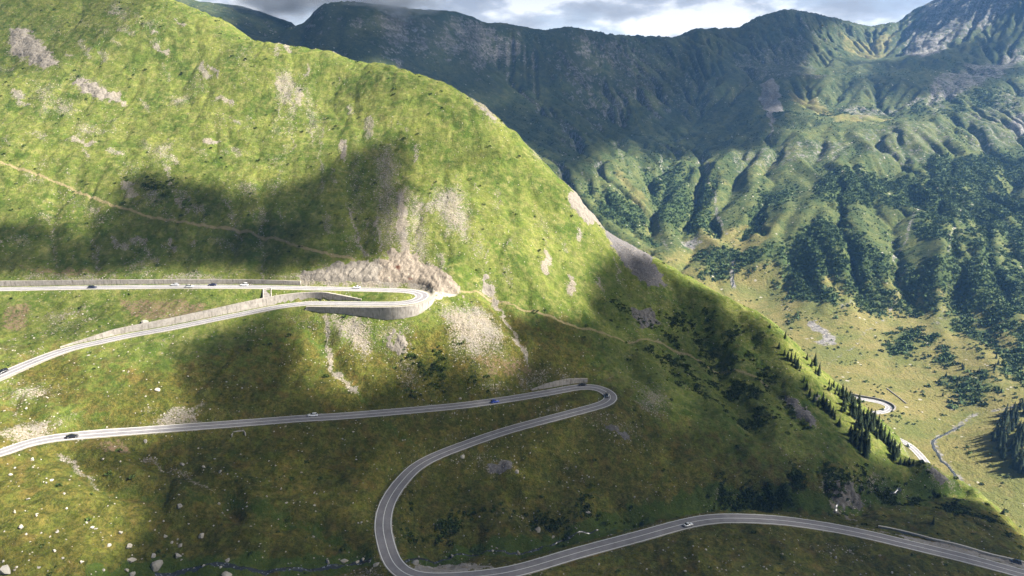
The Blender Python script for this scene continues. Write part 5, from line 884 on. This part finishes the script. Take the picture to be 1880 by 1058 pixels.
NEARSH = [([(-160, 405), (60, 408), (150, 425), (215, 340), (260, 318), (330, 316), (400, 338), (470, 400), (560, 400), (600, 470), (480, 505), (300, 508), (100, 512), (-160, 515)], .9, 9), ([(380, 345), (480, 352), (560, 320), (640, 272), (745, 262), (758, 290), (738, 335), (720, 400), (720, 470), (640, 482), (560, 490), (430, 500)], .86, 10), ([(800, 305), (870, 275), (935, 280), (925, 295), (850, 302), (815, 330)], .6, 6), ([(-60, -80), (230, -60), (210, 60), (90, 130), (-60, 150)], .38, 16), ([(600, 60), (880, 180), (860, 230), (640, 160)], .22, 12),  # the faint upper-left patch is added cloud, put there to dim that slope
          ([(300, 650), (400, 605), (500, 580), (548, 588), (560, 640), (548, 690), (590, 722), (650, 722), (720, 670), (800, 655), (905, 672), (960, 650), (925, 600), (1000, 575), (1060, 585), (1085, 500), (1120, 462), (1180, 474), (1250, 506), (1330, 552), (1400, 590), (1434, 622), (1466, 674), (1500, 708), (1538, 764), (1592, 834), (1650, 848), (1695, 862), (1752, 890), (1825, 936), (1880, 995), (1960, 1100), (1700, 1180), (900, 1200), (200, 1180), (150, 1060), (260, 930), (180, 880), (120, 842), (300, 790), (370, 740)], .89, 9), ([(-60, 590), (90, 545), (330, 540), (420, 565), (200, 600), (60, 640)], .35, 8), ([(0, 1000), (150, 990), (200, 1200), (-100, 1200)], .5, 10)]
FARSH = [([(150, -90, 2900), (640, -90), (1000, -20), (1120, -20), (1250, -20), (1330, -20), (1400, -30), (1455, -30), (1500, 60), (1475, 120), (1490, 165), (1440, 200), (1430, 255), (1380, 275), (1260, 285), (1200, 300), (1130, 270), (1060, 330), (990, 300), (880, 195), (700, 120), (500, 90, 1200), (250, 120, 1200)], .93, 45), ([(1570, 110), (1640, 112), (1760, 85), (1890, 40), (1890, 130), (1760, 175), (1660, 185), (1560, 160)], .75, 40)]
for args in [(near, nhit, NEARSH, 690, 4.0, 'cloud', 9, 45), (far, fhit, FARSH, 720, 20.0, 'cloud', 45, 90)]:
    c = cloud_field(*args)
    tag(c, ['ragged grey cloud drifting over the hairpin road hillside', 'broad dark cloud hanging over the rocky far ridge'][len([o for o in bpy.data.objects if o.name.startswith('cloud')]) - 1], 'cloud')
# air between here and the far ridge
bm = bmesh.new(); bmesh.ops.create_cube(bm, size=1); bmesh.ops.scale(bm, vec=(3700, 4700, 1000), verts=bm.verts)
hz = bpy.data.materials.new('thin_haze'); hz.use_nodes = True; hz.node_tree.nodes.clear(); ho = hz.node_tree.nodes.new('ShaderNodeOutputMaterial'); pv = hz.node_tree.nodes.new('ShaderNodeVolumePrincipled')
pv.inputs['Color'].default_value = (.20, .46, 1.0, 1); pv.inputs['Density'].default_value = .000058; pv.inputs['Anisotropy'].default_value = .2; hz.node_tree.links.new(pv.outputs[0], ho.inputs['Volume'])
hb = bm_obj('haze', bm, hz, loc=(800, 2050, 120)); tag(hb, kind='stuff')
scene.cycles.volume_bounces = 1; scene.cycles.max_bounces = 6; scene.cycles.transparent_max_bounces = 12
print('sky', round(time.time() - T0, 1))

def mist(pos, size, seed, label):
    bm = bmesh.new(); bmesh.ops.create_icosphere(bm, subdivisions=3, radius=1); bmesh.ops.scale(bm, vec=size, verts=bm.verts)
    m = bpy.data.materials.new('summit_mist'); m.use_nodes = True; t = m.node_tree; t.nodes.clear(); out = t.nodes.new('ShaderNodeOutputMaterial'); v = t.nodes.new('ShaderNodeVolumePrincipled'); v.inputs['Color'].default_value = (.9, .93, 1, 1)
    tc_ = t.nodes.new('ShaderNodeTexCoord'); n = t.nodes.new('ShaderNodeTexNoise'); n.inputs['Scale'].default_value = 2.6; n.inputs['Detail'].default_value = 4; ad = t.nodes.new('ShaderNodeVectorMath'); ad.operation = 'ADD'; ad.inputs[1].default_value = (seed, seed * 2.3, 0)
    dv = t.nodes.new('ShaderNodeVectorMath'); dv.operation = 'DIVIDE'; dv.inputs[1].default_value = size; t.links.new(tc_.outputs['Object'], dv.inputs[0]); t.links.new(dv.outputs[0], ad.inputs[0]); t.links.new(ad.outputs[0], n.inputs['Vector'])
    ln = t.nodes.new('ShaderNodeVectorMath'); ln.operation = 'LENGTH'; t.links.new(dv.outputs[0], ln.inputs[0])
    m1 = t.nodes.new('ShaderNodeMapRange'); m1.inputs[1].default_value = 1.0; m1.inputs[2].default_value = .2; t.links.new(ln.outputs['Value'], m1.inputs[0])
    a = t.nodes.new('ShaderNodeMath'); a.operation = 'MULTIPLY_ADD'; a.inputs[1].default_value = .55; t.links.new(m1.outputs[0], a.inputs[0]); t.links.new(n.outputs[0], a.inputs[2])
    m2 = t.nodes.new('ShaderNodeMapRange'); m2.inputs[1].default_value = .62; m2.inputs[2].default_value = 1.0; m2.inputs[3].default_value = 0; m2.inputs[4].default_value = .035; t.links.new(a.outputs[0], m2.inputs[0]); t.links.new(m2.outputs[0], v.inputs['Density']); t.links.new(v.outputs[0], out.inputs['Volume'])
    o = bm_obj('mist', bm, m, None, True, pos); tag(o, kind='stuff')
mist(pd(690, 2, 1690), (200, 70, 62), 1.7, ''); mist(pd(520, -6, 1840), (190, 70, 66), 5.2, '')
